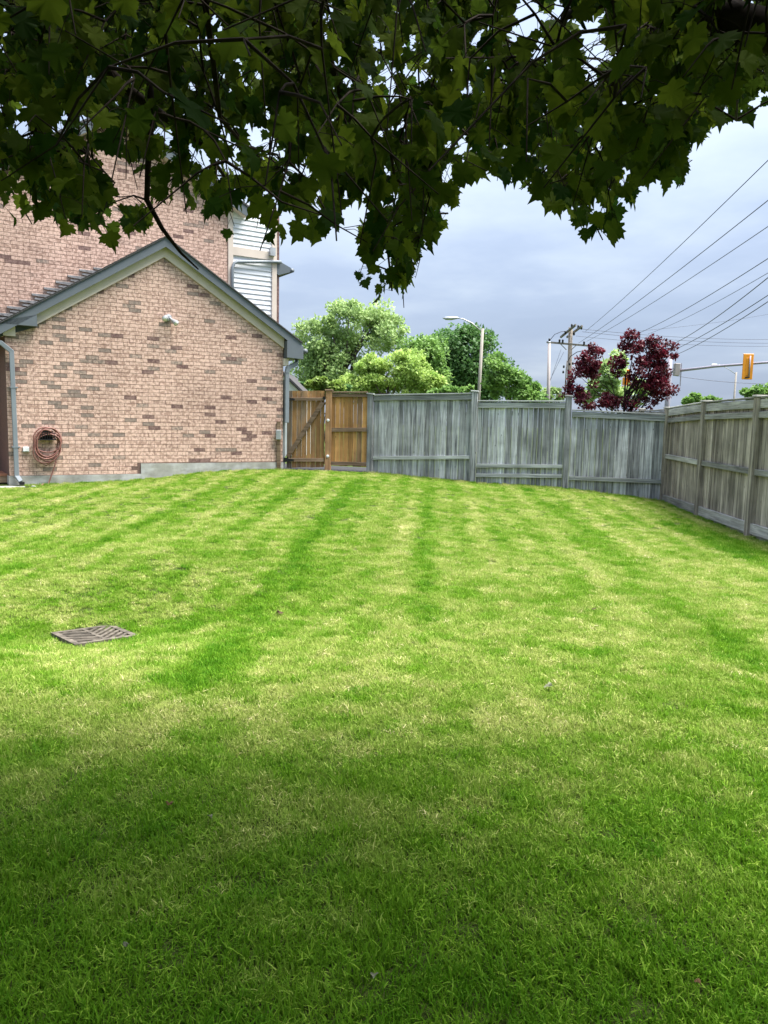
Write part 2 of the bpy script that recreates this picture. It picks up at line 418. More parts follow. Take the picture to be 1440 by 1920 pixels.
# garage roof: two slabs, rake fascias, beige frieze boards
OVR, OVE = .17, .42
eL, eR = -.22, GWID+.40
T_ = .10
def slope_pt(u, n, dz): return hw(u, n, gable(u)+dz)
fh = .235
roof = MB()
for (ua, ub) in ((eL, apx), (apx, eR)):
    za, zb = gable(ua)+.26, gable(ub)+.26
    nb = -BACK if ua == eL else -6.5
    roof.hexa([hw(ua, nb, za-.03), hw(ub, nb, zb-.03), hw(ub, OVR+.03, zb-.03), hw(ua, OVR+.03, za-.03), hw(ua, nb, za), hw(ub, nb, zb), hw(ub, OVR+.03, zb), hw(ua, OVR+.03, za)])
garage_roof = roof.build('garage_roof', M_shingle, house)
def rake(parent, ua, ub, n0, n1, zlo, zhi, name, mat, gf):
    b = MB(); b.hexa([hw(ua, n0, gf(ua)+zlo), hw(ub, n0, gf(ub)+zlo), hw(ub, n1, gf(ub)+zlo), hw(ua, n1, gf(ua)+zlo), hw(ua, n0, gf(ua)+zhi), hw(ub, n0, gf(ub)+zhi), hw(ub, n1, gf(ub)+zhi), hw(ua, n1, gf(ua)+zhi)])
    return b.build(name, mat, parent)
rake(house, eL, apx, OVR-.02, OVR, .04, .228, 'fascia', M_fascia, gable)
rake(house, apx, eR, OVR-.02, OVR, .04, .228, 'fascia', M_fascia, gable)
rake(house, -.02, apx, .003, OVR-.022, .10, .12, 'soffit', M_fascia, gable)
rake(house, apx, GWID+.02, .003, OVR-.022, .10, .12, 'soffit', M_fascia, gable)
rake(house, .575, apx, .012, .045, -.15, .099, 'frieze_board', M_trim, gable)
rake(house, apx, GWID, .012, .045, -.15, .099, 'frieze_board', M_trim, gable)
# boxed eave returns at both ends
zl = uz(50, 612)[1]; bl = MB(); bl.prism([hw(eL-.05, OVR+.002, zl), hw(.57, OVR+.002, zl), hw(.57, OVR+.002, gable(.57)+.03), hw(eL-.05, OVR+.002, gable(eL-.05)+.03)], -HN*(OVR-.012)); bl.prism([hw(eL-.05, .008, zl), hw(-.01, .008, zl), hw(-.01, .008, gable(-.01)+.03), hw(eL-.05, .008, gable(eL-.05)+.03)], -HN*(BACK-.05)); bl.build('eave_box', M_fascia, house)
zr = gable(GWID+.40); br = MB(); br.prism([hw(GWID+.02, OVR+.002, zr-.12), hw(GWID+.44, OVR+.002, zr-.14), hw(GWID+.44, OVR+.002, zr+.16), hw(GWID+.02, OVR+.002, gable(GWID+.02)+.03)], -HN*6.3); br.build('eave_box', M_fascia, house)
MB().box((-.03, -.3, zl-.21), (.19, .06, zl-.002), hw).build('corner_block', M_trim, house)
MB().box((GWID-.02, -.3, zr-.30), (GWID+.11, .06, zr-.142), hw).build('corner_block', M_trim, house)
MB().tube([hw(GWID+.50, OVR+.0, zr+.05), hw(GWID+.50, -6, zr+.05)], .06, 10).build('gutter', M_fascia, house, True)
MB().tube([hw(eL-.10, OVR+.0, gable(eL)+.02), hw(eL-.10, -BACK+.05, gable(eL)+.02)], .06, 10).build('gutter', M_fascia, house, True)
# step flashing where the roof meets the house wall
k = 0; zz = .42+BH*34
fz0 = gable(-.7)
u = -1.1
while u < 2.35:
    zt = gable(u)+.27
    zc_ = .42+round((zt-.42)/BH)*BH
    ln = .50 if k % 2 == 0 else .26
    fb = MB(); fb.hexa([hw(u-ln*.75, -BACK+.012, zc_+.01), hw(u+.30, -BACK+.012, zc_-.02), hw(u+.30, -BACK+.07, zc_-.05), hw(u-ln*.75, -BACK+.045, zc_), hw(u-ln*.75, -BACK+.012, zc_+.045), hw(u+.30, -BACK+.012, zc_+.05), hw(u+.30, -BACK+.06, zc_+.045), hw(u-ln*.75, -BACK+.04, zc_+.03)])
    fb.build('step_flashing', M_flash, house); u += BH/PL; k += 1
# shingle courses at the left slope, by the wall and the rake
k = 0; u = eL
while u < apx-.1:
    b = MB(); u2 = u+.16
    b.hexa([hw(u, -BACK+.08, gable(u)+.262), hw(u2, -BACK+.08, gable(u2)+.262), hw(u2, OVR+.035, gable(u2)+.262), hw(u, OVR+.035, gable(u)+.262), hw(u, -BACK+.08, gable(u)+.275), hw(u2, -BACK+.08, gable(u2)+.268), hw(u2, OVR+.035, gable(u2)+.268), hw(u, OVR+.035, gable(u)+.275)])
    b.build('shingle', M_shingle, garage_roof); u += .16
# main house roof rakes
hs = -BACK
rake(house, ha_u, hu_r+.45, hs+.20, hs+.22, .02, .24, 'fascia', M_fascia, hgable)
rake(house, e_l-.4, ha_u, hs+.20, hs+.22, .02, .24, 'fascia', M_fascia, hgable)
rake(house, ha_u, hu_r+.42, hs+.0, hs+.198, .02, .05, 'soffit', M_trim, hgable)
rake(house, e_l-.4, ha_u, hs+.0, hs+.198, .02, .05, 'soffit', M_trim, hgable)
rf = MB()
for (ua, ub) in ((e_l-.45, ha_u), (ha_u, hu_r+.5)):
    za, zb = hgable(ua)+.25, hgable(ub)+.25
    rf.hexa([hw(ua, -12, za), hw(ub, -12, zb), hw(ub, hs+.24, zb), hw(ua, hs+.24, za), hw(ua, -12, za+.05), hw(ub, -12, zb+.05), hw(ub, hs+.24, zb+.05), hw(ua, hs+.24, za+.05)])
rf.build('house_roof', M_shingle, house)
# siding bay to the right of the brick
su0, su1 = hu_r+.004, uz(518, 560, BACK)[0]
sz_t = uz(480, 484, BACK)[1]
sw = MB(); sw.box((su0, hs-.4, 2.6), (su1, hs-.03, sz_t+1.3), hw); sb = sw.build('siding_wall', M_siding, house)
z = 2.9; BL = .118
while z < sz_t+1.2:
    if not (sz_t-.02 < z+BL/2 < sz_t+.22):
        MB().hexa([hw(su0+.13, hs-.028, z), hw(su1-.13, hs-.028, z), hw(su1-.13, hs+.0, z), hw(su0+.13, hs+.0, z), hw(su0+.13, hs-.028, z+BL-.006), hw(su1-.13, hs-.028, z+BL-.006), hw(su1-.13, hs-.022, z+BL-.006), hw(su0+.13, hs-.022, z+BL-.006)]).build('siding_strip', M_siding, sb)
    z += BL
MB().box((su0, hs-.029, 2.6), (su0+.128, hs+.03, sz_t+1.3), hw).build('trim_board', M_trim, house)
MB().box((su1-.128, hs-.029, 2.6), (su1, hs+.03, sz_t+1.3), hw).build('trim_board', M_trim, house)
MB().box((su0+.13, hs-.029, sz_t), (su1-.13, hs+.024, sz_t+.20), hw).build('trim_board', M_trim, house)
MB().box((su1+.003, hs-6, 2.0), (su1+.10, hs-.05, sz_t+1.2), hw).build('corner_brick_wall', M_brick, house)
ez = uz(525, 515, BACK)[1]
ev = MB(); ev.prism([hw(su1+.0, hs-.04+.06, ez+.02), hw(su1+.05, hs+.02, ez-.02), hw(su1+.40, hs+.02, ez+.10), hw(su1+.40, hs+.02, ez+.2), hw(su1+.12, hs+.02, ez+.31), hw(su1+.0, hs+.02, ez+.31)], -HN*5); ev.build('eave_box', M_fascia, house)
MB().tube([hw(su1+.44, hs+.03, ez+.14), hw(su1+.44, hs-5, ez+.14)], .055, 8).build('gutter', M_fascia, house, True)
zp = ez+.30
MB().tube([hw(su1+.10, hs+.07, zp), hw(su1-.05, hs+.07, zp-.01), hw(su0+.22, hs+.07, zp-.14), hw(su0+.14, hs+.07, zp-.18), hw(su0+.09, hs+.07, zp-.30), hw(su0+.09, hs+.07, 3.4)], .04, 8).build('downspout', M_spout, house, True)
vb = MB(); vb.box((su1-.22, hs+.025, ez+.42), (su1-.08, hs+.13, ez+.62), hw); vb.build('junction_box', M_alu, house)
# downspouts on the garage
def spout(pts, parent, w=.085, d=.06):
    b = MB()
    for i in range(len(pts)-1):
        a, c = np.asarray(pts[i]), np.asarray(pts[i+1]); dr = (c-a)/np.linalg.norm(c-a)
        b.beam(a-dr*(.02+.002*i), c+dr*(.02+.002*i), w, d, HU if abs(dr[2]) > .6 else (0, 0, 1))
    return b.build('downspout', M_spout, parent, bevel=.008)
ul = uz(24, 700)[0]; zt = uz(24, 655)[1]
dl = spout([hw(ul-.55, .10, zt+.17), hw(ul-.2, .10, zt+.10), hw(ul-.02, .09, zt-.05), hw(ul+.0, .09, .42), hw(ul+.05, .14, .33)], house)
for zz in (zt-.75, .98): MB().box((ul-.07, .01, zz), (ul+.07, .125, zz+.025), hw).build('strap', M_spout, dl)
MB().box((ul+.03, .16, .25), (ul+.12, .22, .31), hw).build('outlet_mouth', M_dark, dl)
dr_ = spout([hw(GWID+.40, -.1, zr-.16), hw(GWID+.34, .0, zr-.24), hw(GWID+.10, .04, zr-.36), hw(GWID+.075, .04, zr-.48), hw(GWID+.075, .04, 1.6)], house, .10, .075)

# fittings on the wall
fu, fz = uz(315, 600)
fl = thing('floodlight', 'small twin-head security floodlight high on the brick gable', 'floodlight', hw(fu, .02, fz))
MB().lathe([(.07, 0), (.07, .03), (.03, .04)], (0, 0, 0), 14, lambda x, y, z: hw(fu+x, .012+z, fz+.05+y)).build('mounting_plate', M_alu, fl)
for s, dz in ((-1, .03), (1, -.04)):
    c = hw(fu+s*.07, .10, fz+dz+.03); d = np.array(HN)*.75+HU*s*.45-np.array([0, 0, .55]); d /= np.linalg.norm(d)
    MB().tube([hw(fu+s*.02, .04, fz+.05), c], .018, 8).build('arm', M_alu, fl, True)
    hd = MB().tube([c-d*.02, c, c+d*.06, c+d*.12, c+d*.125], [.02, .035, .05, .065, .065], 12).build('lamp_head', M_alu, fl, True)
    MB().tube([c+d*.124, c+d*.128], .055, 12).build('lens', M_white, hd, True)
bu, bz = uz(48, 842)
ob = thing('outlet_box', 'small white covered power outlet beside the coiled hose', 'outlet', hw(bu, .02, bz))
MB().box((bu-.055, .011, bz-.045), (bu+.06, .06, bz+.045), hw).build('cover', M_white, ob, bevel=.006)
MB().box((bu-.06, .010, bz-.058), (bu+.065, .04, bz-.046), hw).build('hinge_lip', M_alu, ob)
cu, cz = uz(87, 822)
hh = thing('hose_hanger', 'dark metal hose hanger bolted to the brick wall', 'hose hanger', hw(cu, .02, cz))
hb_ = MB(); hb_.box((cu-.12, .011, cz-.02), (cu+.12, .03, cz+.16), hw); hb_.build('back_plate', M_dark, hh)
tr = MB()
for i in range(7): tr.box((cu-.14+i*.045, .031, cz+.0), (cu-.13+i*.045, .15, cz+.14-abs(i-3)*.012), hw)
tr.build('cradle_bars', M_dark, hh)
MB().box((cu-.16, .03, cz-.03), (cu+.16, .16, cz-.012), hw).build('tray', M_dark, hh)
hose = thing('garden_hose', 'coiled terracotta garden hose hanging on the brick wall', 'hose', hw(cu, .08, cz-.3))
pts = []
for i in range(8*36):
    t = i/36; a = 2*math.pi*t+.6; r = .235+.035*math.sin(3.7*t)+.02*math.sin(a*2+t)
    sag = .06*math.sin(t*1.9)
    pts.append(hw(cu+.0+.025*math.sin(t*2.3)+r*math.sin(a), .075+.012*t*.9+.01*math.sin(a*1.5), cz-.10+sag+r*1.05*math.cos(a)-(.05 if math.cos(a) < 0 else 0)*(t % 2)))
MB().tube(pts, .0125, 7).build('coil', M_hose, hose, True)
MB().tube([hw(cu-.22, .08, cz-.3), hw(cu-.15, .10, cz-.48), hw(cu-.03, .10, cz-.54), hw(cu+.10, .10, cz-.45), hw(cu+.16, .09, cz-.30)], .0125, 7).build('loop', M_hose, hose, True)
tu = cu+.12; gq = hw(cu-.10, .14, 0)
MB().tube([hw(cu+.17, .09, cz-.36), hw(cu+.13, .09, cz-.55), hw(cu+.04, .09, cz-.80), hw(cu-.03, .10, cz-1.0), hw(cu-.10, .14, float(gz(gq[0], gq[1]))+.03), hw(cu-.18, .30, float(gz(gq[0], gq[1]))+.0)], .0125, 7).build('tail', M_hose, hose, True)
# steps at the far left
stp = thing('wooden_step', 'reddish brown wooden step at the house corner by the downspout', 'step', hw(-.5, -.6, .2))
q0 = uz(0, 893)
for (za, zb, n0, n1, u1) in ((.40, .44, -1.3, -.25, .03), (.27, .395, -1.28, -.27, .01)):
    MB().box((-1.6, n0, za), (u1, n1, zb), hw).build('tread' if zb == .44 else 'riser', plain('red_brown_wood', (.30, .135, .08), .7) if za == .40 else M_ced_h, stp)
MB().box((-1.6, -1.25, -.1), (-.02, -.32, .268), hw).build('stringer', M_dark, stp)
pv = thing('paving_slab', 'pale concrete slab lying in the grass below the downspout', 'slab', hw(.0, .2, .2))
MB().box((-1.2, -.2, .14), (.25, .32, .225), hw).build('slab', M_conc, pv, bevel=.01)
sb_ = hw(.37, .30, .2); MB().beam(sb_+np.array([0, 0, .02]), sb_+HU*.22-np.array([0, 0, .03])+HN*.1, .04, .10).build('edging', M_conc, pv)

# ------------------------------------------------------------------ fences
P695, P887, P1065, PCOR = [at(*q) for q in BF]
def updir(): return np.array([0, 0, 1.])
ZU = np.array([0, 0, 1.])
def zat(px, py, p): return at(px, py, p[1])[2]
def post(parent, p, ztop, w, mat, capmat=None, along=None, cap=True):
    a = along/np.linalg.norm(along); b = np.cross(ZU, a)
    m = MB(); lean = np.array([random.uniform(-.012, .012), random.uniform(-.012, .012), 0])
    zb = p[2]-.25; c = []
    for z, l in ((zb, 0*lean), (ztop, lean)):
        for i, j in ((-1, -1), (1, -1), (1, 1), (-1, 1)): c.append(np.array([p[0], p[1], z])+l+a*w/2*i+b*w/2*j)
    m.hexa(c); po = m.build('post', mat, parent, bevel=.006)
    if cap:
        m = MB(); c = []; q = w*.5+.022
        for z, r in ((ztop+.002, q), (ztop+.035, q*.96)):
            for i, j in ((-1, -1), (1, -1), (1, 1), (-1, 1)): c.append(np.array([p[0], p[1], z])+lean+a*r*i+b*r*j)
        m.hexa(c); m.build('post_cap', capmat or mat, po, bevel=.005)
    return po
def panel(parent, A, B, zt, zb, rails, nb, mv, mh, capw=.10, front=None, zb_ground=None, boards_front=False, gap=.006):
    """A,B: panel ends (xy); zt/zb: (left,right) heights of top and board bottom; rails: [(zl,zr,height,thick)]"""
    A = np.asarray(A, float)[:2]; B = np.asarray(B, float)[:2]; d = B-A; Ln = np.linalg.norm(d); d3 = np.array([*d/Ln, 0]); nrm = np.cross(d3, ZU)   # towards the yard
    if nrm@np.array([-(A+B)[0]/2, -(A+B)[1]/2, 0]) < 0: nrm = -nrm
    lerp = lambda pr, t: pr[0]+(pr[1]-pr[0])*t
    wsum = [random.uniform(.8, 1.2) for _ in range(nb)]; tot = sum(wsum); t0 = 0
    for i in range(nb):
        t1 = t0+wsum[i]/tot; ta, tb = t0+gap/2/Ln, t1-gap/2/Ln; off = random.uniform(-.004, .006); th = .018
        tilt = random.uniform(-.006, .006)
        jb = random.uniform(-.012, .012); jt = random.uniform(-.004, .004); c = []
        for zz, jj in ((zb, jb), (zt, jt)):
            for t, n in ((ta, off+tilt), (tb, off-tilt), (tb, off-tilt-th), (ta, off+tilt-th)):
                c.append(np.array([*(A+d*t), lerp(zz, t)+jj])+nrm*n)
        MB().hexa(c).build('board', mv, parent); t0 = t1
    for (zl, zr, h, th, n0) in rails:
        c = []; e_ = .004/Ln
        for dz in (-h/2, h/2):
            for t, n in ((e_, n0+th), (1-e_, n0+th), (1-e_, n0), (e_, n0)): c.append(np.array([*(A+d*t), lerp((zl, zr), t)+dz])+nrm*n)
        MB().hexa(c).build('rail', mh, parent, bevel=.004)
    if capw:
        c = []
        for dz in (.004, .034):
            for t, n in ((.002, capw/2+.02), (.998, capw/2+.02), (.998, -capw/2), (.002, -capw/2)): c.append(np.array([*(A+d*t), lerp(zt, t)+dz+.008])+nrm*n)
        MB().hexa(c).build('cap_rail', mh, parent, bevel=.004)
back = thing('back_fence', 'weathered blue grey board fence stepping down across the back of the lawn', 'fence', P887)
along = PCOR-P695
def P_(px, Y0, Y1, x0, x1):   # Y along the fence line by pixel column
    t = (px-x0)/(x1-x0); return Y0+(Y1-Y0)*t
po_ = [post(back, P695, zat(695.5, 740, P695), .135, M_grey_v, M_grey_h, along), post(back, P887, zat(888, 735, P887), .14, M_grey_v, M_grey_h, along),
       post(back, P1065, zat(1066, 744, P1065), .14, M_grey_v, M_grey_h, along)]
def pan(par, pa, pb, pxl, pxr, ytop, ybot, rails, nb, mv, mh, **k):
    d = (pb-pa)/np.linalg.norm(pb-pa); A = pa+d*.075; B = pb-d*.075
    zl = lambda y: zat(pxl, y, A); zr_ = lambda y: zat(pxr, y, B)
    panel(par, A, B, (zl(ytop[0]), zr_(ytop[1])), (zl(ybot[0]), zr_(ybot[1])), [(zl(a), zr_(b), h, t, n) for a, b, h, t, n in rails], nb, mv, mh, **k)
pan(back, P695, P887, 701, 880, (743, 740), (890, 900), [(746.5, 744.5, .12, .04, .012), (858.5, 857.5, .085, .04, .012), (896, 902, .08, .03, -.06)], 17, M_grey_v, M_grey_h)
pan(back, P887, P1065, 895, 1052, (754, 754.5), (907, 913), [(760, 760.5, .12, .04, .012), (873, 874.5, .085, .045, .012), (891, 892.5, .085, .045, .012)], 16, M_grey_v, M_grey_h)
pan(back, P1065, PCOR, 1071, 1242, (771, 779.5), (919, 938), [(776.5, 785, .12, .04, .012), (896, 903, .09, .045, .012)], 15, M_grey_v, M_grey_h)
side = thing('side_fence', 'brown grey board fence with three rails along the right of the lawn', 'fence', at(*SF[0]))
S1, S2 = [at(*q) for q in SF]; sdv = (S2-PCOR); sd_u = sdv/np.linalg.norm(sdv); S0 = PCOR.copy(); S3 = S2+sd_u*2.44; S3[2] = S2[2]; SB = PCOR-sd_u*2.44; SB[2] = PCOR[2]
SB2 = SB-sd_u*2.44
for p, (px, py) in ((S0, (1253, 766)), (S1, (1329, 754)), (S2, (1426.5, 745))): post(side, p-np.array([.035, 0, 0]), zat(px, py, p), .135, M_side_v, M_side_h, sdv)
zs = zat(1426, 745, S2)
post(side, S3, zs, .115, M_side_v, M_side_h, sdv); post(side, SB, zs-.05, .115, M_side_v, M_side_h, sdv); post(side, SB2, zs-.05, .115, M_side_v, M_side_h, sdv)
def spanel(pa, pb, za, zb_, z_m, z_b, z_k, nb):
    d = (pb-pa)/np.linalg.norm(pb-pa); A = pa+d*.06; B = pb-d*.06
    panel(side, A, B, za, z_k, [(za[0]-.075, za[1]-.075, .14, .04, .008), (za[0]-.25, za[1]-.25, .10, .05, .01), (z_m[0], z_m[1], .095, .05, .01), (z_b[0], z_b[1], .17, .05, .01), (z_b[0]-.225, z_b[1]-.225, .265, .02, .002)], nb, M_side_v, M_side_h, capw=.07)
zt0, zt1, zt2 = zat(1257, 767.5, S0), zat(1330, 757, S1), zat(1426, 748, S2)
zm0, zm1, zm2 = zat(1248, 855, S0), zat(1318, 868, S1), zat(1416, 885, S2)
zb0, zb1, zb2 = zat(1243, 934, S0), zat(1313, 957, S1), zat(1409, 990, S2)
spanel(S0, S1, (zt0, zt1), 0, (zm0, zm1), (zb0, zb1), (zb0-.03, zb1-.03), 19)
spanel(S1, S2, (zt1, zt2), 0, (zm1, zm2), (zb1, zb2), (zb1-.03, zb2-.03), 19)
spanel(S2, S3, (zt2, zt2), 0, (zm2, zm2), (zb2, zb2), (zb2-.03, zb2-.03), 19)
spanel(SB, S0, (zt0-.03, zt0-.03), 0, (zm0, zm0), (zb0, zb0), (zb0-.03, zb0-.03), 17)
spanel(SB2, SB, (zt0-.03, zt0-.03), 0, (zm0, zm0), (zb0, zb0), (zb0-.03, zb0-.03), 17)

# cedar gate and the fixed cedar panel beside it
GA = at(535, 881, 18.5); GB = at(610, 882, 18.5); GP = at(614.5, 882, 18.5)
gate = thing('wooden_gate', 'cedar gate with diagonal brace and black hinges beside the brick garage', 'gate', (GA+GB)/2)
d = (GB-GA)/np.linalg.norm(GB-GA); nr = np.array([0, -1., 0])
A, B = GA+d*.03, GB-d*.035
panel(gate, A, B, (zat(536, 733, GA), zat(609, 732.5, GB)), (zat(536, 877, GA), zat(609, 876, GB)),
      [(zat(536, 748.5, GA), zat(609, 748.5, GB), .075, .04, .012), (zat(536, 862, GA), zat(609, 862.5, GB), .085, .04, .012)], 8, M_ced_v, M_ced_h, capw=0)
q1 = np.array([*(A+d*.03)[:2], zat(538, 856, GA)])-np.array([0, .034, 0]); q2 = np.array([*(B-d*.04)[:2], zat(606, 754, GB)])-np.array([0, .034, 0])
MB().beam(q1, q2, .035, .10, nr).build('brace', M_ced_h, gate)
for y in (748.5, 862):
    h0 = np.array([A[0]-.03, A[1]-.056, zat(536, y, GA)]); m = MB()
    m.prism([h0+np.array([-.04, 0, -.06]), h0+np.array([.05, 0, -.045]), h0+np.array([.22, 0, -.012]), h0+np.array([.22, 0, .012]), h0+np.array([.05, 0, .045]), h0+np.array([-.04, 0, .06])], (0, -.008, 0)); m.build('hinge', M_dark, gate)
MB().box((B[0]-.04, B[1]-.07, zat(606, 746, GB)-.03), (B[0]+.05, B[1]-.058, zat(606, 746, GB)+.03)).build('latch', M_dark, gate)
cp = thing('cedar_fence_panel', 'short orange cedar fence panel between the gate and the grey fence', 'fence panel', (GP+P695)/2)
gp = post(cp, GP, zat(614.5, 733, GP), .15, M_ced_p, M_ced_h, d)
for y in (788, 855):
    q = np.array([GP[0]+.0, GP[1]-.077, zat(615.5, y, GP)]); MB().lathe([(.036, 0), (.036, .012), (.02, .02)], (0, 0, 0), 12, lambda x, yy, z: q+np.array([x, -z, yy])).build('bolt_cap', M_white, gp)
pb = P695-np.array([.0, 0, 0])
pan(cp, GP, pb, 622, 688, (738, 737.5), (873, 875), [(741.5, 741, .085, .04, .012), (806, 805.5, .095, .04, .012), (868.5, 870, .085, .04, .012)], 8, M_ced_o, M_ced_h, capw=.11)
# hinge post, meter box on a stake against the wall
hp = thing('gate_hinge_post', 'grey squared post against the brick corner carrying the gate hinges', 'post', at(531, 882, 18.47))
MB().box((GA[0]-.105, GA[1]-.04, GA[2]-.2), (GA[0]-.012, GA[1]+.05, zat(530, 712, GA))).build('post_shaft', M_grey_v, hp, bevel=.005)
mt_ = thing('junction_post', 'brown stake with a grey electrical box beside the gate hinge post', 'post', at(523, 882, 18.3))
j = at(522.5, 884, 18.28)
MB().box((j[0]-.045, j[1]-.035, j[2]-.2), (j[0]+.045, j[1]+.035, zat(522, 790, j))).build('stake', M_ced_h, mt_, bevel=.004)
MB().box((j[0]-.055, j[1]-.11, zat(522, 824, j)), (j[0]+.065, j[1]-.037, zat(522, 806, j))).build('electrical_box', M_alu, mt_, bevel=.008)
pp = [at(533, 883, 18.28), at(690, 889, 18.2), at(690, 884, 20.4), at(520, 879, 20.4)]
pm = MB(); pm.prism([np.array([p[0], p[1], float(gz(p[0], p[1]))+.03]) for p in pp], (0, 0, -.1))
tag(pm.build('path', plain('dark_gravel', (.045, .045, .048), .95, .2, .5, 60)), kind='structure')

# ------------------------------------------------------------------ catch basin in the lawn
M_iron = plain('weathered_cast_iron', (.115, .098, .078), .85, .2, .4, 14)
dr = thing('storm_drain', 'square rusty cast iron drain grate sunk in the lawn', 'drain', DRAIN)
ctr = DRAIN.copy(); ang = math.radians(43); hs_ = .282
ax = np.array([math.cos(ang), math.sin(ang), -.045*math.sin(ang)]); ay = np.array([-math.sin(ang), math.cos(ang), -.045*math.cos(ang)]); az = np.cross(ax, ay)
def gd(x, y, z): return ctr+ax*x+ay*y+az*(z+.038)
fr = MB()
fr.box((-hs_, -hs_, -.09), (hs_, -hs_+.05, .0), gd); fr.box((-hs_, hs_-.05, -.09), (hs_, hs_, .0), gd)
fr.box((-hs_, -hs_+.0505, -.09), (-hs_+.05, hs_-.0505, .0), gd); fr.box((hs_-.05, -hs_+.0505, -.09), (hs_, hs_-.0505, .0), gd)
fr.build('frame', M_iron, dr)
MB().box((-.27, -.27, -.34), (.27, .27, -.12), gd).build('sump', M_dark, dr)
I = hs_-.049
MB().box((-.016, -I, -.05), (.016, I, -.002), gd).build('spine', M_iron, dr)
s2 = 1/math.sqrt(2)
for (xa, xb, dx, dy) in ((-I, -.015, s2, -s2), (.015, I, s2, s2)):         # chevron bars, cut to the two halves of the square
    pitch = .058; px_, py_ = -dy, dx
    for k in range(-12, 13):
        o = (k+.5)*pitch; lo, hi = -9, 9
        for (o_, d_, a_, b_) in ((o*px_, dx, xa, xb), (o*py_, dy, -I, I)):
            t0, t1 = (a_-o_)/d_, (b_-o_)/d_; lo = max(lo, min(t0, t1)); hi = min(hi, max(t0, t1))
        if hi-lo < .05: continue
        hw_ = .0145; P = []
        for z in (-.05, -.003):
            for t, s in ((lo, -1), (hi, -1), (hi, 1), (lo, 1)): P.append(gd(o*px_+dx*t+px_*hw_*s, o*py_+dy*t+py_*hw_*s, z))
        MB().hexa(P).build('bar', M_iron, dr)


# ------------------------------------------------------------------ foliage helpers
def leafmat(name, lo, hi, trans=.4, rough=.5, spec=.3):
    m = MT(name, rough, spec); t = m.attr('tone')
    c = m.ramp(t, [(0, lo), (1, hi)])
    m.col(c)
    tr = m.node('ShaderNodeBsdfTranslucent'); ms = m.node('ShaderNodeMixShader'); ms.inputs[0].default_value = trans
    m.l.new(c, tr.inputs[0]); m.l.new(m.p.outputs[0], ms.inputs[1]); m.l.new(tr.outputs[0], ms.inputs[2]); m.l.new(ms.outputs[0], m.n['Material Output'].inputs[0])
    return m.m
def rot_basis(tip, nrm):
    """(N,3) tip direction and rough normal -> (N,3,3) columns x, y(tip), z(normal)"""
    t = tip/np.linalg.norm(tip, axis=1, keepdims=True); x = np.cross(t, nrm); x /= np.linalg.norm(x, axis=1, keepdims=True)+1e-9
    z = np.cross(x, t); return np.stack([x, t, z], -1)
def stamp(bv, bf, pos, bas, scale):
    n = len(pos); nv = len(bv)
    V = np.einsum('nij,vj->nvi', bas, bv)*scale[:, None, None]+pos[:, None, :]
    Fc = (bf[None]+(np.arange(n)*nv)[:, None, None]).reshape(-1, bf.shape[1])
    return V.reshape(-1, 3), Fc

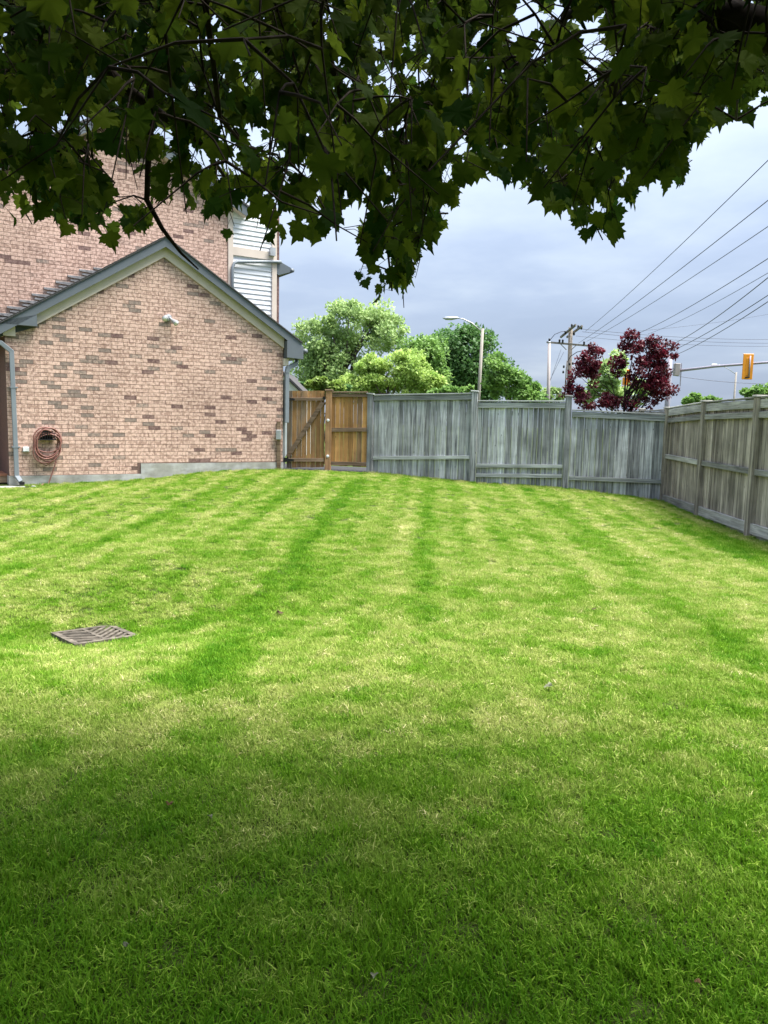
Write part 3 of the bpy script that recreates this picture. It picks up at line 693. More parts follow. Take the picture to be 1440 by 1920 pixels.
# ------------------------------------------------------------------ trees beyond the fence
M_bark = plain('grey_brown_bark', (.11, .09, .07), .95, .1, .4, 14)
M_bark_d = plain('dark_maple_bark', (.028, .021, .018), .95, .08, .4, 22)
LQ_V = np.array([(-.5, 0, 0), (0, -.1, .08), (.5, 0, 0), (.28, .75, -.06), (0, 1.1, -.16), (-.28, .75, -.06)]); LQ_F = np.array([(0, 1, 4, 5), (1, 2, 3, 4)])
def bg_tree(name, label, Y, base, blobs, mat, nl, lsize, clump=.30, trunk_r=.22, dense=1., group='trees beyond the fence', ncl=46, up=.25, limbs=10, bark=None):
    """blobs: crown lobes as (px, py, half width, half height) at distance Y"""
    bx = at(base, 800, Y); zb = float(gz(bx[0], bx[1])); t = thing(name, label, 'tree', (bx[0], bx[1], zb), group)
    S = Y/F; C = []; Wt = []
    for (px, py, rx, ry) in blobs: C.append((*at(px, py, Y), rx*S, ry*S)); Wt.append(rx*ry)
    C = np.array(C); Wt = np.array(Wt)/sum(Wt); pos = []; tone_ = []; cl = []
    for _ in range(ncl):
        k = rng.choice(len(C), p=Wt); d = rng.normal(size=3); d /= np.linalg.norm(d); r = rng.uniform(.35, 1.0)**.5
        cl.append(C[k, :3]+d*np.array([C[k, 3], min(C[k, 3], C[k, 4])*.9, C[k, 4]])*r*.86)
    cl = np.array(cl); rad = clump*np.mean(np.minimum(C[:, 3], C[:, 4]))
    ct = rng.uniform(.15, .85, ncl)
    n1_ = nl; k = rng.integers(0, ncl, n1_); d = rng.normal(size=(n1_, 3)); d /= np.linalg.norm(d, axis=1, keepdims=True)
    pos = cl[k]+d*(rng.uniform(0, 1, (n1_, 1))**.45)*rad*rng.uniform(.6, 1.5, ncl)[k][:, None]*np.array([1.1, 1.1, .85])
    tip = d*.7+rng.normal(size=(n1_, 3))*.6+np.array([0, 0, up]); nr_ = rng.normal(size=(n1_, 3))*.55+d*.5+np.array([.25, -.35, .9])
    V, Fc = stamp(LQ_V, LQ_F, pos, rot_basis(tip, nr_), lsize*rng.uniform(.6, 1.35, n1_))
    tt = np.clip(ct[k]+rng.normal(0, .16, n1_), 0, 1)
    link('crown', mesh('crown', V, Fc, mat, attr={'tone': ('FACE', np.repeat(tt, 2))}), t)
    zt = C[:, 2].max(); top = np.array([C[:, 0]@Wt, Y, C[:, 2]@Wt])
    b0 = np.array([bx[0], bx[1], zb-.2]); fork = b0+(top-b0)*.55
    tr = MB(); tr.tube([b0, b0+(fork-b0)*.5+np.array([.1, 0, 0]), fork, top], [trunk_r, trunk_r*.8, trunk_r*.62, trunk_r*.3], 8); tk = tr.build('trunk', bark or M_bark, t, True)
    for c in cl[rng.permutation(ncl)[:limbs]]:
        s_ = b0+(top-b0)*rng.uniform(.45, .85); mid = (s_+c)/2+np.array([0, 0, rng.uniform(.0, .12)*np.linalg.norm(c-s_)])
        MB().tube([s_, mid, c], [trunk_r*.34, trunk_r*.2, trunk_r*.07], 6).build('limb', bark or M_bark, tk, True)
    return t
ML_will = leafmat('pale_willow_leaf', (.23, .35, .12), (.46, .60, .23))
ML_yell = leafmat('yellow_green_leaf', (.26, .41, .085), (.53, .66, .19))
ML_dark = leafmat('deep_green_leaf', (.05, .125, .035), (.13, .26, .07))
ML_mid = leafmat('mid_green_leaf', (.11, .23, .045), (.25, .41, .10))
ML_lime = leafmat('lime_leaf', (.12, .20, .03), (.30, .42, .09))
ML_red = leafmat('crimson_leaf', (.04, .006, .011), (.17, .017, .033), .35, .45, .3)
bg_tree('willow_tree', 'tall airy grey green tree behind the gate, next to the garage roof', 46, 655, [(660, 610, 85, 48), (600, 640, 48, 55), (720, 625, 45, 50), (640, 690, 80, 45), (580, 700, 35, 45)], ML_will, 21000, .13, .40, .3, ncl=120, up=.6, limbs=22)
bg_tree('locust_tree', 'yellow green feathery tree rising over the cedar panel', 40, 730, [(725, 702, 70, 36), (690, 712, 48, 34), (650, 722, 34, 26), (760, 672, 22, 22), (705, 680, 20, 16), (770, 690, 45, 42), (745, 735, 80, 25), (660, 738, 50, 22), (800, 720, 40, 30)], ML_yell, 24000, .10, .42, .2, ncl=120, up=.5)
bg_tree('maple_shade_tree', 'dense dark green round tree behind the lamp post', 58, 870, [(865, 655, 72, 42), (880, 700, 82, 48), (825, 690, 50, 55), (925, 690, 35, 45), (860, 730, 95, 30)], ML_dark, 28000, .17, .55, .3, ncl=100)
bg_tree('lime_tree', 'lighter green tree leaning against the dark round tree', 44, 800, [(790, 665, 40, 35), (805, 700, 28, 40)], ML_mid, 9000, .13, .55, .15, ncl=44)
bg_tree('young_ash_tree', 'small bright green tree right of the lamp post', 40, 975, [(950, 725, 42, 30), (985, 732, 34, 24), (935, 700, 25, 35), (1000, 745, 28, 14)], ML_mid, 10000, .11, .5, .12, ncl=50)
bg_tree('hydrangea_shrub', 'pale lime flowering shrub peeping over the gate', 25, 607, [(605, 722, 24, 15), (585, 728, 20, 12), (628, 730, 18, 12)], ML_lime, 2600, .085, .42, .04, ncl=24, limbs=6)
bg_tree('bushy_shrub', 'dull green bush just above the first grey fence panel', 26, 845, [(845, 738, 42, 10), (870, 733, 22, 12), (815, 740, 20, 8)], ML_mid, 2200, .085, .5, .04, ncl=24, limbs=6)
bg_tree('birch_tree', 'light green tree seen through the crimson tree', 36, 1150, [(1150, 700, 38, 40), (1135, 735, 40, 28), (1180, 735, 45, 30), (1110, 735, 40, 20)], ML_will, 4200, .15, .32, .1, ncl=34)
bg_tree('crab_tree', 'small pale green tree above the fence corner', 38, 1310, [(1312, 748, 36, 11), (1295, 752, 18, 9), (1330, 752, 20, 8)], ML_mid, 3000, .11, .45, .09, ncl=22)
bg_tree('linden_tree', 'green tree crown at the right edge above the side fence', 44, 1420, [(1425, 742, 38, 18), (1405, 745, 20, 14), (1455, 738, 40, 20)], ML_mid, 4200, .14, .4, .15, ncl=26)
bg_tree('far_tree', 'low pale tree by the white pole beyond the fence', 60, 1030, [(1035, 742, 24, 14), (1018, 748, 18, 9)], ML_will, 1400, .18, .45, .1, ncl=16)
bg_tree('elm_tree', 'dark green tree low beside the garage downspout', 38, 575, [(570, 728, 28, 16), (600, 738, 26, 12), (640, 735, 30, 16)], ML_dark, 3200, .11, .4, .1, ncl=24)
bg_tree('crimson_plum_tree', 'crimson purple leaved tree just behind the fence corner', 20.5, 1170,
        [(1108, 672, 32, 28), (1100, 705, 36, 26), (1078, 735, 28, 16), (1118, 752, 48, 18), (1165, 755, 40, 14), (1205, 655, 38, 32), (1185, 640, 24, 18), (1210, 700, 48, 34), (1235, 722, 34, 32), (1245, 675, 26, 20), (1215, 752, 26, 14), (1225, 640, 14, 8), (1258, 650, 10, 7), (1060, 740, 14, 6), (1160, 690, 14, 20)], ML_red, 9800, .058, .5, .06, ncl=160, group=None, limbs=26, bark=M_bark_d)

# ------------------------------------------------------------------ street furniture far behind
M_pole = plain('concrete_pole', (.30, .275, .24), .85, .2, .12, 3)
M_wpole = plain('pale_steel_pole', (.33, .29, .28), .6, .3, .06, 3)
M_util = plain('weathered_pole_wood', (.20, .175, .15), .9, .15, .3, 6)
M_wire = plain('dark_cable', (.035, .035, .055), .5, .3, .1, 3)
M_orange = plain('signal_yellow_paint', (.80, .30, .015), .45, .4, .05, 3)
M_mast = plain('lilac_grey_steel', (.32, .29, .34), .5, .4, .06, 3)
def street_lamp(label, Y, pb_, pt_, arm, r0, r1):
    b = at(pb_[0], pb_[1], Y); t = at(*pt_, Y); dv = (b-t)/(b-t)[2]; g = float(gz(b[0], b[1])); b2 = t+dv*(g-t[2])
    o = thing('street_lamp', label, 'street lamp', b2, 'street lamps')
    MB().tube([b2, t], [r0, r1], 10).build('pole', M_pole, o, True)
    ps = [at(px, py, Y) for px, py in arm]
    a = MB().tube(ps, [.036]*(len(ps)-1)+[.026], 8).build('arm', M_alu, o, True)
    e = ps[-1]; d = (ps[-1]-ps[-2]); d /= np.linalg.norm(d); d = np.array([d[0], d[1], 0]); d /= np.linalg.norm(d)
    MB().tube([e-d*.15, e, e+d*.3-ZU*.03, e+d*.6-ZU*.04, e+d*.78-ZU*.02], [.03, .07, .11, .09, .02], 10).build('lamp_head', M_alu, o, True)
street_lamp('pale concrete street lamp with curved arm behind the grey fence', 44, (897.5, 745), (905, 616), [(903.5, 622), (885, 606), (868, 598), (856, 596)], .11, .08)
street_lamp('distant street lamp beside the hanging traffic signal', 95, (1376, 752), (1380.5, 698), [(1380, 702), (1366, 692), (1352, 684.5), (1344, 683.5)], .13, .10)
UY = 60
ub = at(1066, 790, UY); ut = at(1070, 614, UY)
up_ = thing('utility_pole', 'wooden utility pole with crossarms and many wires behind the crimson tree', 'utility pole', (ub[0], ub[1], float(gz(ub[0], ub[1]))))
MB().tube([np.array([ub[0], ub[1], float(gz(ub[0], ub[1]))]), ut], [.19, .16], 12).build('pole', M_util, up_, True)
ca = MB().beam(at(1025, 641.5, UY-.25), at(1111, 649, UY-.25), .13, .12).build('crossarm', M_util, up_)
ca2 = MB().beam(at(1058, 629, UY-.3)+np.array([0, 1.2, 0]), at(1072, 613, UY-.3)-np.array([0, 1.2, 0]), .14, .12).build('crossarm', M_util, up_)
ca3 = MB().beam(at(1070, 629, UY+.2)+np.array([0, 1.2, 0]), at(1084, 615, UY+.2)-np.array([0, 1.2, 0]), .14, .12).build('crossarm', M_util, up_)
for (a, b) in (((1051, 645), (1062, 656)), ((1081, 647), (1071, 656))): MB().beam(at(*a, UY-.3), at(*b, UY-.22), .05, .04).build('brace', M_util, up_)
for (px, py) in ((1030, 641), (1049, 642.5), (1055, 643), (1095, 646.5), (1107, 648.5), (1072, 614), (1084, 616), (1090, 618), (1060, 627), (1076, 629)):
    q = at(px, py, UY-.3); MB().lathe([(.05, 0), (.09, .08), (.06, .12), (.09, .18), (.05, .26)], tuple(q), 8).build('insulator', M_dark, up_, True)
MB().tube([at(1059, 742, UY-.3), at(1062, 690, UY-.3), at(1063.5, 676, UY-.35)], .05, 8).build('conduit', M_wpole, up_, True)
MB().tube([at(1063, 680, UY-.35), at(1070, 668, UY-.5), at(1082, 660, UY-.7), at(1096, 657, UY-1)], .03, 6).build('jumper', M_wire, up_, True)
MB().tube([at(1031, 638, UY-.3), at(1040, 627, UY-.3), at(1052, 622, UY-.3), at(1060, 621, UY-.3)], .025, 6).build('jumper', M_wire, up_, True)
for (px, py) in ((1068, 685), (1057, 690), (1056, 700), (1074, 684)):
    MB().lathe([(.06, 0), (.08, .1), (.05, .2)], tuple(at(px, py, UY-.4)), 8).build('fuse', M_dark, up_, True)
wp = at(1028, 745, 48); wt = at(1030, 643, 48); dv = (wp-wt)/(wp-wt)[2]; g0 = wt+dv*(0-wt[2])
sp = thing('steel_pole', 'plain slim pale pole left of the utility pole', 'pole', g0)
MB().tube([g0, wt], [.12, .09], 10).build('shaft', M_wpole, sp, True)
MB().lathe([(.10, 0), (.10, .06), (.05, .09)], tuple(wt), 10).build('cap', M_alu, sp, True)
# overhead wires: from the pole, over the street, past the camera on the right
def wire(label, a, b, r, sag, grp, n=26):
    a = np.asarray(a); b = np.asarray(b); P = [a+(b-a)*t-ZU*sag*4*t*(1-t) for t in np.linspace(0, 1, n)]
    o = MB().tube(P, r, 6).build('power_line', M_wire, None, True); tag(o, label, 'wire', grp)
G = 'power lines climbing to the upper right'
def far_end(px, py, Y):   # where the line leaves the frame, carried on to the next pole
    return at(px, py, Y)
def climb(label, p0, p1, r, Y0, Y1, sag=.25):
    a = at(*p0, Y0); b = at(*p1, Y1); b2 = a+(b-a)*1.25; wire(label, a, b2, r, sag, G)
climb('highest power line, reaching the right edge of the photo topmost', (1098, 621), (1440, 290), .013, UY, 22)
climb('second power line from the top at the right edge', (1085, 643), (1440, 365), .013, UY, 22)
climb('third power line from the top, thin with two small clips', (1100, 640), (1440, 414), .011, UY, 22)
climb('fourth power line from the top at the right edge', (1190, 628), (1440, 475), .013, 52, 24)
climb('thin pale power line just below the fourth one', (1215, 626), (1440, 502), .009, 52, 24)
climb('uppermost of the three power lines emerging from the crimson tree', (1262, 645), (1440, 511), .015, 46, 24)
climb('middle of the three power lines emerging from the crimson tree', (1235, 668), (1440, 544), .013, 46, 24)
climb('lowest of the three power lines emerging from the crimson tree', (1250, 672), (1440, 556), .013, 46, 24)
G2 = 'far wires crossing level to the right'
for lb, p0, p1, Y1, r, sg in (('upper level wire running right from the utility pole', (1092, 617), (1440, 633), 70, .014, .3), ('middle level wire running right from the utility pole', (1092, 622), (1440, 640), 70, .014, .3), ('lowest level wire running right from the utility pole', (1080, 630), (1440, 646), 70, .012, .3),
     ('faint wire slanting up to the right edge behind the power lines', (1180, 622), (1440, 587), 70, .011, .2), ('wire passing beneath the traffic signal arm', (1262, 704), (1440, 717), 60, .016, .2)):
    wire(lb, at(*p0, UY), at(*p1, Y1)+(at(*p1, Y1)-at(*p0, UY))*.2, r, sg, G2)
for lb, p0, p1 in (('left guy wire slanting down beside the slim pale pole', (1052, 655), (1022, 742)), ('right guy wire slanting down beside the slim pale pole', (1057, 660), (1030, 715))):
    wire(lb, at(*p0, UY), at(*p1, UY), .012, 0, 'guy wires', 3)
# traffic signal on its mast arm
TY = 40
tsb = at(1262, 800, TY+2); tst = at(1257, 664, TY+2)
ts = thing('traffic_signal', 'orange backed traffic signal hanging on a long grey mast arm', 'traffic light', (tsb[0], tsb[1], float(gz(tsb[0], tsb[1]))))
MB().tube([np.array([tst[0], tst[1], float(gz(tsb[0], tsb[1]))]), tst], [.16, .12], 10).build('pole', M_mast, ts, True)
MB().tube([at(1257, 697, TY+2), at(1340, 687, TY), at(1420, 681, TY-1.5), at(1490, 676, TY-3)], [.075, .066, .058, .05], 10).build('mast_arm', M_mast, ts, True)
a0 = at(1393.5, 711, TY-1.6); a1 = at(1417, 663, TY-1.6); X0, X1, zb_, zt_ = a0[0], a1[0], a0[2], a1[2]; yb = a0[1]
bp = MB().box((X0, yb+.16, zb_), (X1, yb+.19, zt_)).build('backboard', M_orange, ts, bevel=.015)
cx = (X0+X1)/2
hd = MB()
for i in range(3): hd.box((cx-.13, yb+.20, zb_+.10+i*.37), (cx+.13, yb+.28, zb_+.44+i*.37))
hd.build('signal_head', M_orange, ts, bevel=.02)
for i in range(3):
    MB().lathe([(.11, 0), (.11, .08), (.10, .08), (.10, .02)], (0, 0, 0), 12, lambda x, y, z: (cx+x, yb+.282+z, zb_+.27+i*.37+y)).build('visor', M_dark, ts)
MB().box((cx-.10, yb+.145, zb_+.2), (cx+.10, yb+.158, zt_-.2)).build('rear_cover', M_orange, ts, bevel=.01)
MB().tube([(cx+.06, yb+.10, zb_+.12), (cx+.06, yb+.10, zt_-.1)], .035, 8).build('bracket', M_mast, ts, True)
MB().beam((cx-.12, yb+.12, zb_+.09), (cx+.10, yb+.12, zb_+.11), .05, .05).build('foot_clip', M_dark, ts)
t2 = at(1175, 714, 48)
s2_ = thing('signal_head', 'small yellow signal head half hidden behind the crimson tree', 'traffic light', (t2[0], t2[1], 0))
h2 = MB()
for i in range(3): h2.box((t2[0]-.2, t2[1], t2[2]-.75+i*.5), (t2[0]+.2, t2[1]+.25, t2[2]-.29+i*.5))
h2.build('housing', M_orange, s2_, bevel=.03)
for i in range(3):
    MB().lathe([(.16, 0), (.16, .2), (.14, .2), (.14, .02)], (0, 0, 0), 12, lambda x, y, z: (t2[0]+x, t2[1]-.002-z, t2[2]-.52+i*.5+y)).build('visor', M_orange, s2_)
MB().tube([(t2[0]+.05, t2[1]+.34, 0.1), (t2[0]+.05, t2[1]+.34, t2[2]+.9)], .08, 8).build('pole', M_mast, s2_, True)
tbx = at(1268, 692, 41.5)
tb = thing('equipment_cabinet', 'pale equipment boxes strapped to the mast pole by the crimson tree', 'equipment box', tuple(tbx))
MB().box((tbx[0]-.10, tbx[1]-.1, tbx[2]-.35), (tbx[0]+.18, tbx[1]+.2, tbx[2]+.3)).build('cabinet', M_wpole, tb, bevel=.02)
MB().box((tbx[0]+.24, tbx[1]-.02, tbx[2]-.9), (tbx[0]+.28, tbx[1]+.02, tbx[2]+.3)).build('antenna', M_mast, tb)
MB().beam((tbx[0]-.3, tbx[1], tbx[2]), (tbx[0]+.24, tbx[1], tbx[2]+.02), .04, .04).build('bracket', M_mast, tb)
# neighbour's white gable peeping over the gate
NY = 34; nb_ = thing('neighbour_house', 'white gable of a neighbouring house just above the gate', 'house', (at(535, 760, NY)[0], NY, 0))
q = [at(480, 880, NY), at(570, 880, NY), at(570, 742, NY), at(528, 701, NY), at(480, 748, NY)]
MB().prism(q, (0, 5, 0)).build('wall', M_white, nb_)
e1, e2, e3 = at(573, 743, NY-.2), at(528, 699, NY-.2), at(478, 748, NY-.2)
r_ = MB(); r_.prism([e1, e2, e2+ZU*.12, e1+ZU*.12], (0, 5.4, 0)); r_.prism([e2, e3, e3+ZU*.12, e2+ZU*.12], (0, 5.4, 0)); r_.build('roof', M_shingle, nb_)

# ------------------------------------------------------------------ grass
def ground_hit(px, py):
    r = ray(px, py); t = 1.
    for _ in range(60):
        p = EYE+r*t; h = p[2]-float(gz(p[0], p[1])); t += h/max(.12, -r[2])*.8
    return (EYE+r*t)[:2]
def lane(pts): return np.array([ground_hit(*p) for p in pts])
def dist_poly(q, P):
    best = np.full(len(q), 1e9)
    for a, b in zip(P[:-1], P[1:]):
        d = b-a; t = np.clip(((q-a)@d)/(d@d), 0, 1); best = np.minimum(best, np.linalg.norm(q-(a+t[:, None]*d), axis=1))
    return best
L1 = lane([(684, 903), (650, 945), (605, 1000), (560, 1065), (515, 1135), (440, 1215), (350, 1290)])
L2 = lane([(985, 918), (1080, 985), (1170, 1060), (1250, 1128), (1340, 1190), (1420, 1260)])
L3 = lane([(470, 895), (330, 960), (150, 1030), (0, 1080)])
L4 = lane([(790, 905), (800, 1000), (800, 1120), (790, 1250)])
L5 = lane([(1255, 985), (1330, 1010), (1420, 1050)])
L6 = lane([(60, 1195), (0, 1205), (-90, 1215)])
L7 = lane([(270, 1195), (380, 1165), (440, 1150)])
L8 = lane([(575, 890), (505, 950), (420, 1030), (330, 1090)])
def vnoise(q, sc, seed):
    r = np.random.default_rng(seed); T = r.random((64, 64)); p = q*sc; i = np.floor(p).astype(int); f = p-i; f = f*f*(3-2*f)
    g = lambda a, b: T[(i[:, 0]+a) % 64, (i[:, 1]+b) % 64]
    return (g(0, 0)*(1-f[:, 0])+g(1, 0)*f[:, 0])*(1-f[:, 1])+(g(0, 1)*(1-f[:, 0])+g(1, 1)*f[:, 0])*f[:, 1]
def lawn_tint(q):  # mower stripes: light and dark of leaning blades put into colour, plus pale clippings
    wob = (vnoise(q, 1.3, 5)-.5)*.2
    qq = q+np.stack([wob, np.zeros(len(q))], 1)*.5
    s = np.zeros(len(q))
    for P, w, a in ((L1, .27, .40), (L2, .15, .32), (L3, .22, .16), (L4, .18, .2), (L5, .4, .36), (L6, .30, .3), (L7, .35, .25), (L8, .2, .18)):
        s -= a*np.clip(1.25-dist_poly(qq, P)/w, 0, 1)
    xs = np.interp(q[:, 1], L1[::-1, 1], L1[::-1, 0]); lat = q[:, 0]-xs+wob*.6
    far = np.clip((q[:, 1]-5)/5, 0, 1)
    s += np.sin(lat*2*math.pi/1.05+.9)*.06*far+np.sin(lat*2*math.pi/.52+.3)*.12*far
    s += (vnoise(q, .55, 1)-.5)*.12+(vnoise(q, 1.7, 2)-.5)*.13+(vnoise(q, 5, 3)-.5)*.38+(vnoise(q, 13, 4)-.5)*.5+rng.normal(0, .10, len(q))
    near = np.clip((3.9-q[:, 1])/2.0, 0, 1)  # near grass is greener; canopy shade is also deepened in this tint
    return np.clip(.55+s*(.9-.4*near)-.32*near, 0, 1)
def mk_grass():
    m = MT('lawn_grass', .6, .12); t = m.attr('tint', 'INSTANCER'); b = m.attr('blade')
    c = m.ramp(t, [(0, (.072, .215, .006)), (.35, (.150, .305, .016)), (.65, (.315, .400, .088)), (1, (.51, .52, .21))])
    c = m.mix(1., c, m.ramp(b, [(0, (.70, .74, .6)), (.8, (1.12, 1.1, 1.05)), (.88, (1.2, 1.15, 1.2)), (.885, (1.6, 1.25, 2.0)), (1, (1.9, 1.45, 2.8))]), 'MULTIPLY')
    m.col(c); tr = m.node('ShaderNodeBsdfTranslucent'); ms = m.node('ShaderNodeMixShader'); ms.inputs[0].default_value = .35
    m.l.new(c, tr.inputs[0]); m.l.new(m.p.outputs[0], ms.inputs[1]); m.l.new(tr.outputs[0], ms.inputs[2]); m.l.new(ms.outputs[0], m.n['Material Output'].inputs[0]); return m.m
M_grass = mk_grass()
def tuft(k, nb, rad, h, w):
    r = np.random.default_rng(100+k); V = []; Fc = []; A = []
    for i in range(nb):
        a = r.uniform(0, 6.283); rr = rad*math.sqrt(r.random()); c = np.array([rr*math.cos(a), rr*math.sin(a), -.006])
        dry = r.random() < .065; bl = r.uniform(.89, 1) if dry else r.random()*.87
        ya = r.uniform(0, 6.283); ln = h*r.uniform(.55, 1.25); tilt = r.uniform(.9, 1.45) if dry else abs(r.normal(.45, .28)); bend = r.uniform(.1, .8)
        o = np.array([math.cos(ya), math.sin(ya), 0]); s = np.array([-o[1], o[0], 0])*w*r.uniform(.6, 1.2)/2
        z0 = .012 if dry else 0
        p0 = c+np.array([0, 0, z0]); d1 = o*math.sin(tilt)+np.array([0, 0, math.cos(tilt)]); p1 = p0+d1*ln*.55
        t2 = min(tilt+bend, 1.65); p2 = p1+(o*math.sin(t2)+np.array([0, 0, math.cos(t2)]))*ln*.5
        b0 = len(V); V += [p0-s, p0+s, p1+s*.85, p1-s*.85, p2+s*.25, p2-s*.25]; Fc += [(b0, b0+1, b0+2, b0+3), (b0+3, b0+2, b0+4, b0+5)]; A += [bl, bl]
    me = mesh('grass_tuft', np.array(V), np.array(Fc), M_grass, True, attr={'blade': ('FACE', A)})
    return bpy.data.objects.new('grass_tuft', me)
tufts = [tuft(k, 140, .085, .037, .0044) for k in range(6)]
# points over the part of the lawn the camera may see
DENS = 240
def scatter_lawn():
    x0, x1, y0, y1 = -10.5, 7.5, 1.0, 19.6; st = 1/math.sqrt(DENS)
    q = np.stack(np.meshgrid(np.arange(x0, x1, st), np.arange(y0, y1, st)), -1).reshape(-1, 2); n = len(q); q = q+rng.uniform(-.6, .6, q.shape)*st
    keep = np.abs(q[:, 0]) < .62*q[:, 1]+1.6
    dens = np.clip(1.25-(q[:, 1]-3)/12, .45, 1.); keep &= rng.random(n) < dens
    # the wall, the fences, the path, the grate
    rel = np.stack([q[:, 0]-HO[0], q[:, 1]-HO[1]], 1); keep &= ~((rel@HN[:2] < .06) & (rel@HU[:2] > -3) & (rel@HU[:2] < GWID+.1))
    keep &= ~((rel@HN[:2] < .40) & (rel@HU[:2] < .30))
    bfy = np.interp(q[:, 0], [GA[0], P695[0], P887[0], P1065[0], PCOR[0]], [GA[1], P695[1], P887[1], P1065[1], PCOR[1]])
    keep &= ~((q[:, 0] > GA[0]-.2) & (q[:, 1] > bfy+.05))
    keep &= ~((q[:, 0] > GA[0]-.3) & (q[:, 0] < P695[0]-.02) & (q[:, 1] > 18.22))
    sfx = np.interp(q[:, 1], [S3[1], S2[1], S1[1], PCOR[1]], [S3[0], S2[0], S1[0], PCOR[0]]); keep &= q[:, 0] < sfx-.03
    lx = (q-DRAIN[:2])@ax[:2]; ly = (q-DRAIN[:2])@ay[:2]; keep &= ~((np.abs(lx) < hs_+.05) & (np.abs(ly) < hs_+.05))
    return q[keep]
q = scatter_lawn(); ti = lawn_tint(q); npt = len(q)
zg = np.concatenate([gz(c[:, 0], c[:, 1]) for c in np.array_split(q, 20)])
gme = mesh('lawn_grass', np.column_stack([q, zg]), [], None)
def addattr(n, t, vals):
    a = gme.attributes.new(n, t, 'POINT'); a.data.foreach_set('vector' if t == 'FLOAT_VECTOR' else 'value', np.ascontiguousarray(vals, dtype=np.float32 if t != 'INT' else np.int32).ravel())
lean = (ti-.5)*.5                      # light lanes lie over away from the viewer, dark lanes lean towards him
rz = rng.uniform(0, 6.283, npt)
tx = rng.normal(0, .10, npt)-lean*.9; ty = rng.normal(0, .12, npt)
# Euler XYZ: spin first, then lean
Rm = []
cz_, sz_ = np.cos(rz), np.sin(rz)
# spin about z then tilt about world x/y  ->  euler from matrix, small-angle form
ex = tx*cz_+ty*sz_; ey = -tx*sz_+ty*cz_
addattr('rot', 'FLOAT_VECTOR', np.stack([ex*0+tx, ty, rz], 1))
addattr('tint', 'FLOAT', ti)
hgt = rng.uniform(.75, 1.25, npt)*(1.08-.25*ti)*np.where(vnoise(q, 2.2, 9) > .8, 1.25, 1.)
edge = np.minimum.reduce([np.abs((q-HO[:2])@HN[:2]), np.abs(q[:, 1]-np.interp(q[:, 0], [GA[0], P695[0], PCOR[0]], [GA[1], P695[1], PCOR[1]])), np.abs(q[:, 0]-np.interp(q[:, 1], [S3[1], PCOR[1]], [S3[0], PCOR[0]]))])
hgt *= np.where(edge < .18, 1.5, 1.)
dlx = np.maximum(np.abs((q-DRAIN[:2])@ax[:2]), np.abs((q-DRAIN[:2])@ay[:2])); hgt *= np.where(dlx < hs_+.09, .8, np.where(dlx < hs_+.22, 1.2, 1.))
addattr('scl', 'FLOAT_VECTOR', np.stack([np.ones(npt), np.ones(npt), hgt], 1))
addattr('pick', 'INT', rng.integers(0, 6, npt))
grass = link('lawn_grass', gme); tag(grass, 'short mown grass covering the whole lawn in faint mower stripes', 'grass', None, 'stuff')
ng = bpy.data.node_groups.new('scatter_grass', 'GeometryNodeTree')
ng.interface.new_socket('Geometry', in_out='INPUT', socket_type='NodeSocketGeometry'); ng.interface.new_socket('Geometry', in_out='OUTPUT', socket_type='NodeSocketGeometry')
gi = ng.nodes.new('NodeGroupInput'); go = ng.nodes.new('NodeGroupOutput'); iop = ng.nodes.new('GeometryNodeInstanceOnPoints')
jn = ng.nodes.new('GeometryNodeJoinGeometry')
for o in tufts:
    oi = ng.nodes.new('GeometryNodeObjectInfo'); oi.inputs['Object'].default_value = o; oi.inputs['As Instance'].default_value = True; ng.links.new(oi.outputs['Geometry'], jn.inputs[0])
def nat(n, t):
    a = ng.nodes.new('GeometryNodeInputNamedAttribute'); a.data_type = t; a.inputs[0].default_value = n; return a.outputs[0]
ng.links.new(gi.outputs[0], iop.inputs['Points']); ng.links.new(jn.outputs[0], iop.inputs['Instance']); iop.inputs['Pick Instance'].default_value = True
ng.links.new(nat('pick', 'INT'), iop.inputs['Instance Index'])
er = ng.nodes.new('FunctionNodeEulerToRotation'); ng.links.new(nat('rot', 'FLOAT_VECTOR'), er.inputs[0]); ng.links.new(er.outputs[0], iop.inputs['Rotation'])
ng.links.new(nat('scl', 'FLOAT_VECTOR'), iop.inputs['Scale']); ng.links.new(iop.outputs[0], go.inputs[0])
md = grass.modifiers.new('scatter', 'NODES'); md.node_group = ng

# ------------------------------------------------------------------ the maple overhead
tree = thing('maple_tree', 'maple with dark lobed leaves overhanging the top of the view', 'tree', (3.4, -.4, 0))
ML_map = leafmat('maple_leaf', (.012, .036, .005), (.125, .165, .013), .55, .7, .04)
half = [(0.0, .02), (.09, -.05), (.24, -.10), (.36, -.07), (.33, .05), (.42, .08), (.56, .13), (.52, .24), (.64, .42), (.50, .42), (.46, .50), (.34, .50), (.41, .66), (.31, .70), (.24, .80), (.13, .80), (.07, .95), (0, 1.10)]
outl = half+[(-x, y) for x, y in half[-2:0:-1]]
def leaf_variant(k):
    r = np.random.default_rng(50+k); P = [(0, .34, 0)]
    for x, y in outl:
        rr = math.hypot(x, y-.34); x2 = x*(1+r.normal(0, .05)); y2 = y+r.normal(0, .02)
        P.append((x2, y2, abs(x)*(.1+.09*k)-(.15+.12*((k*3) % 5))*rr**2+r.normal(0, .03)))
    return np.array(P)*.92
NO = len(outl); LF = np.array([(0, 1+i, 1+(i+1) % NO) for i in range(NO)])
LV = [leaf_variant(k) for k in range(5)]
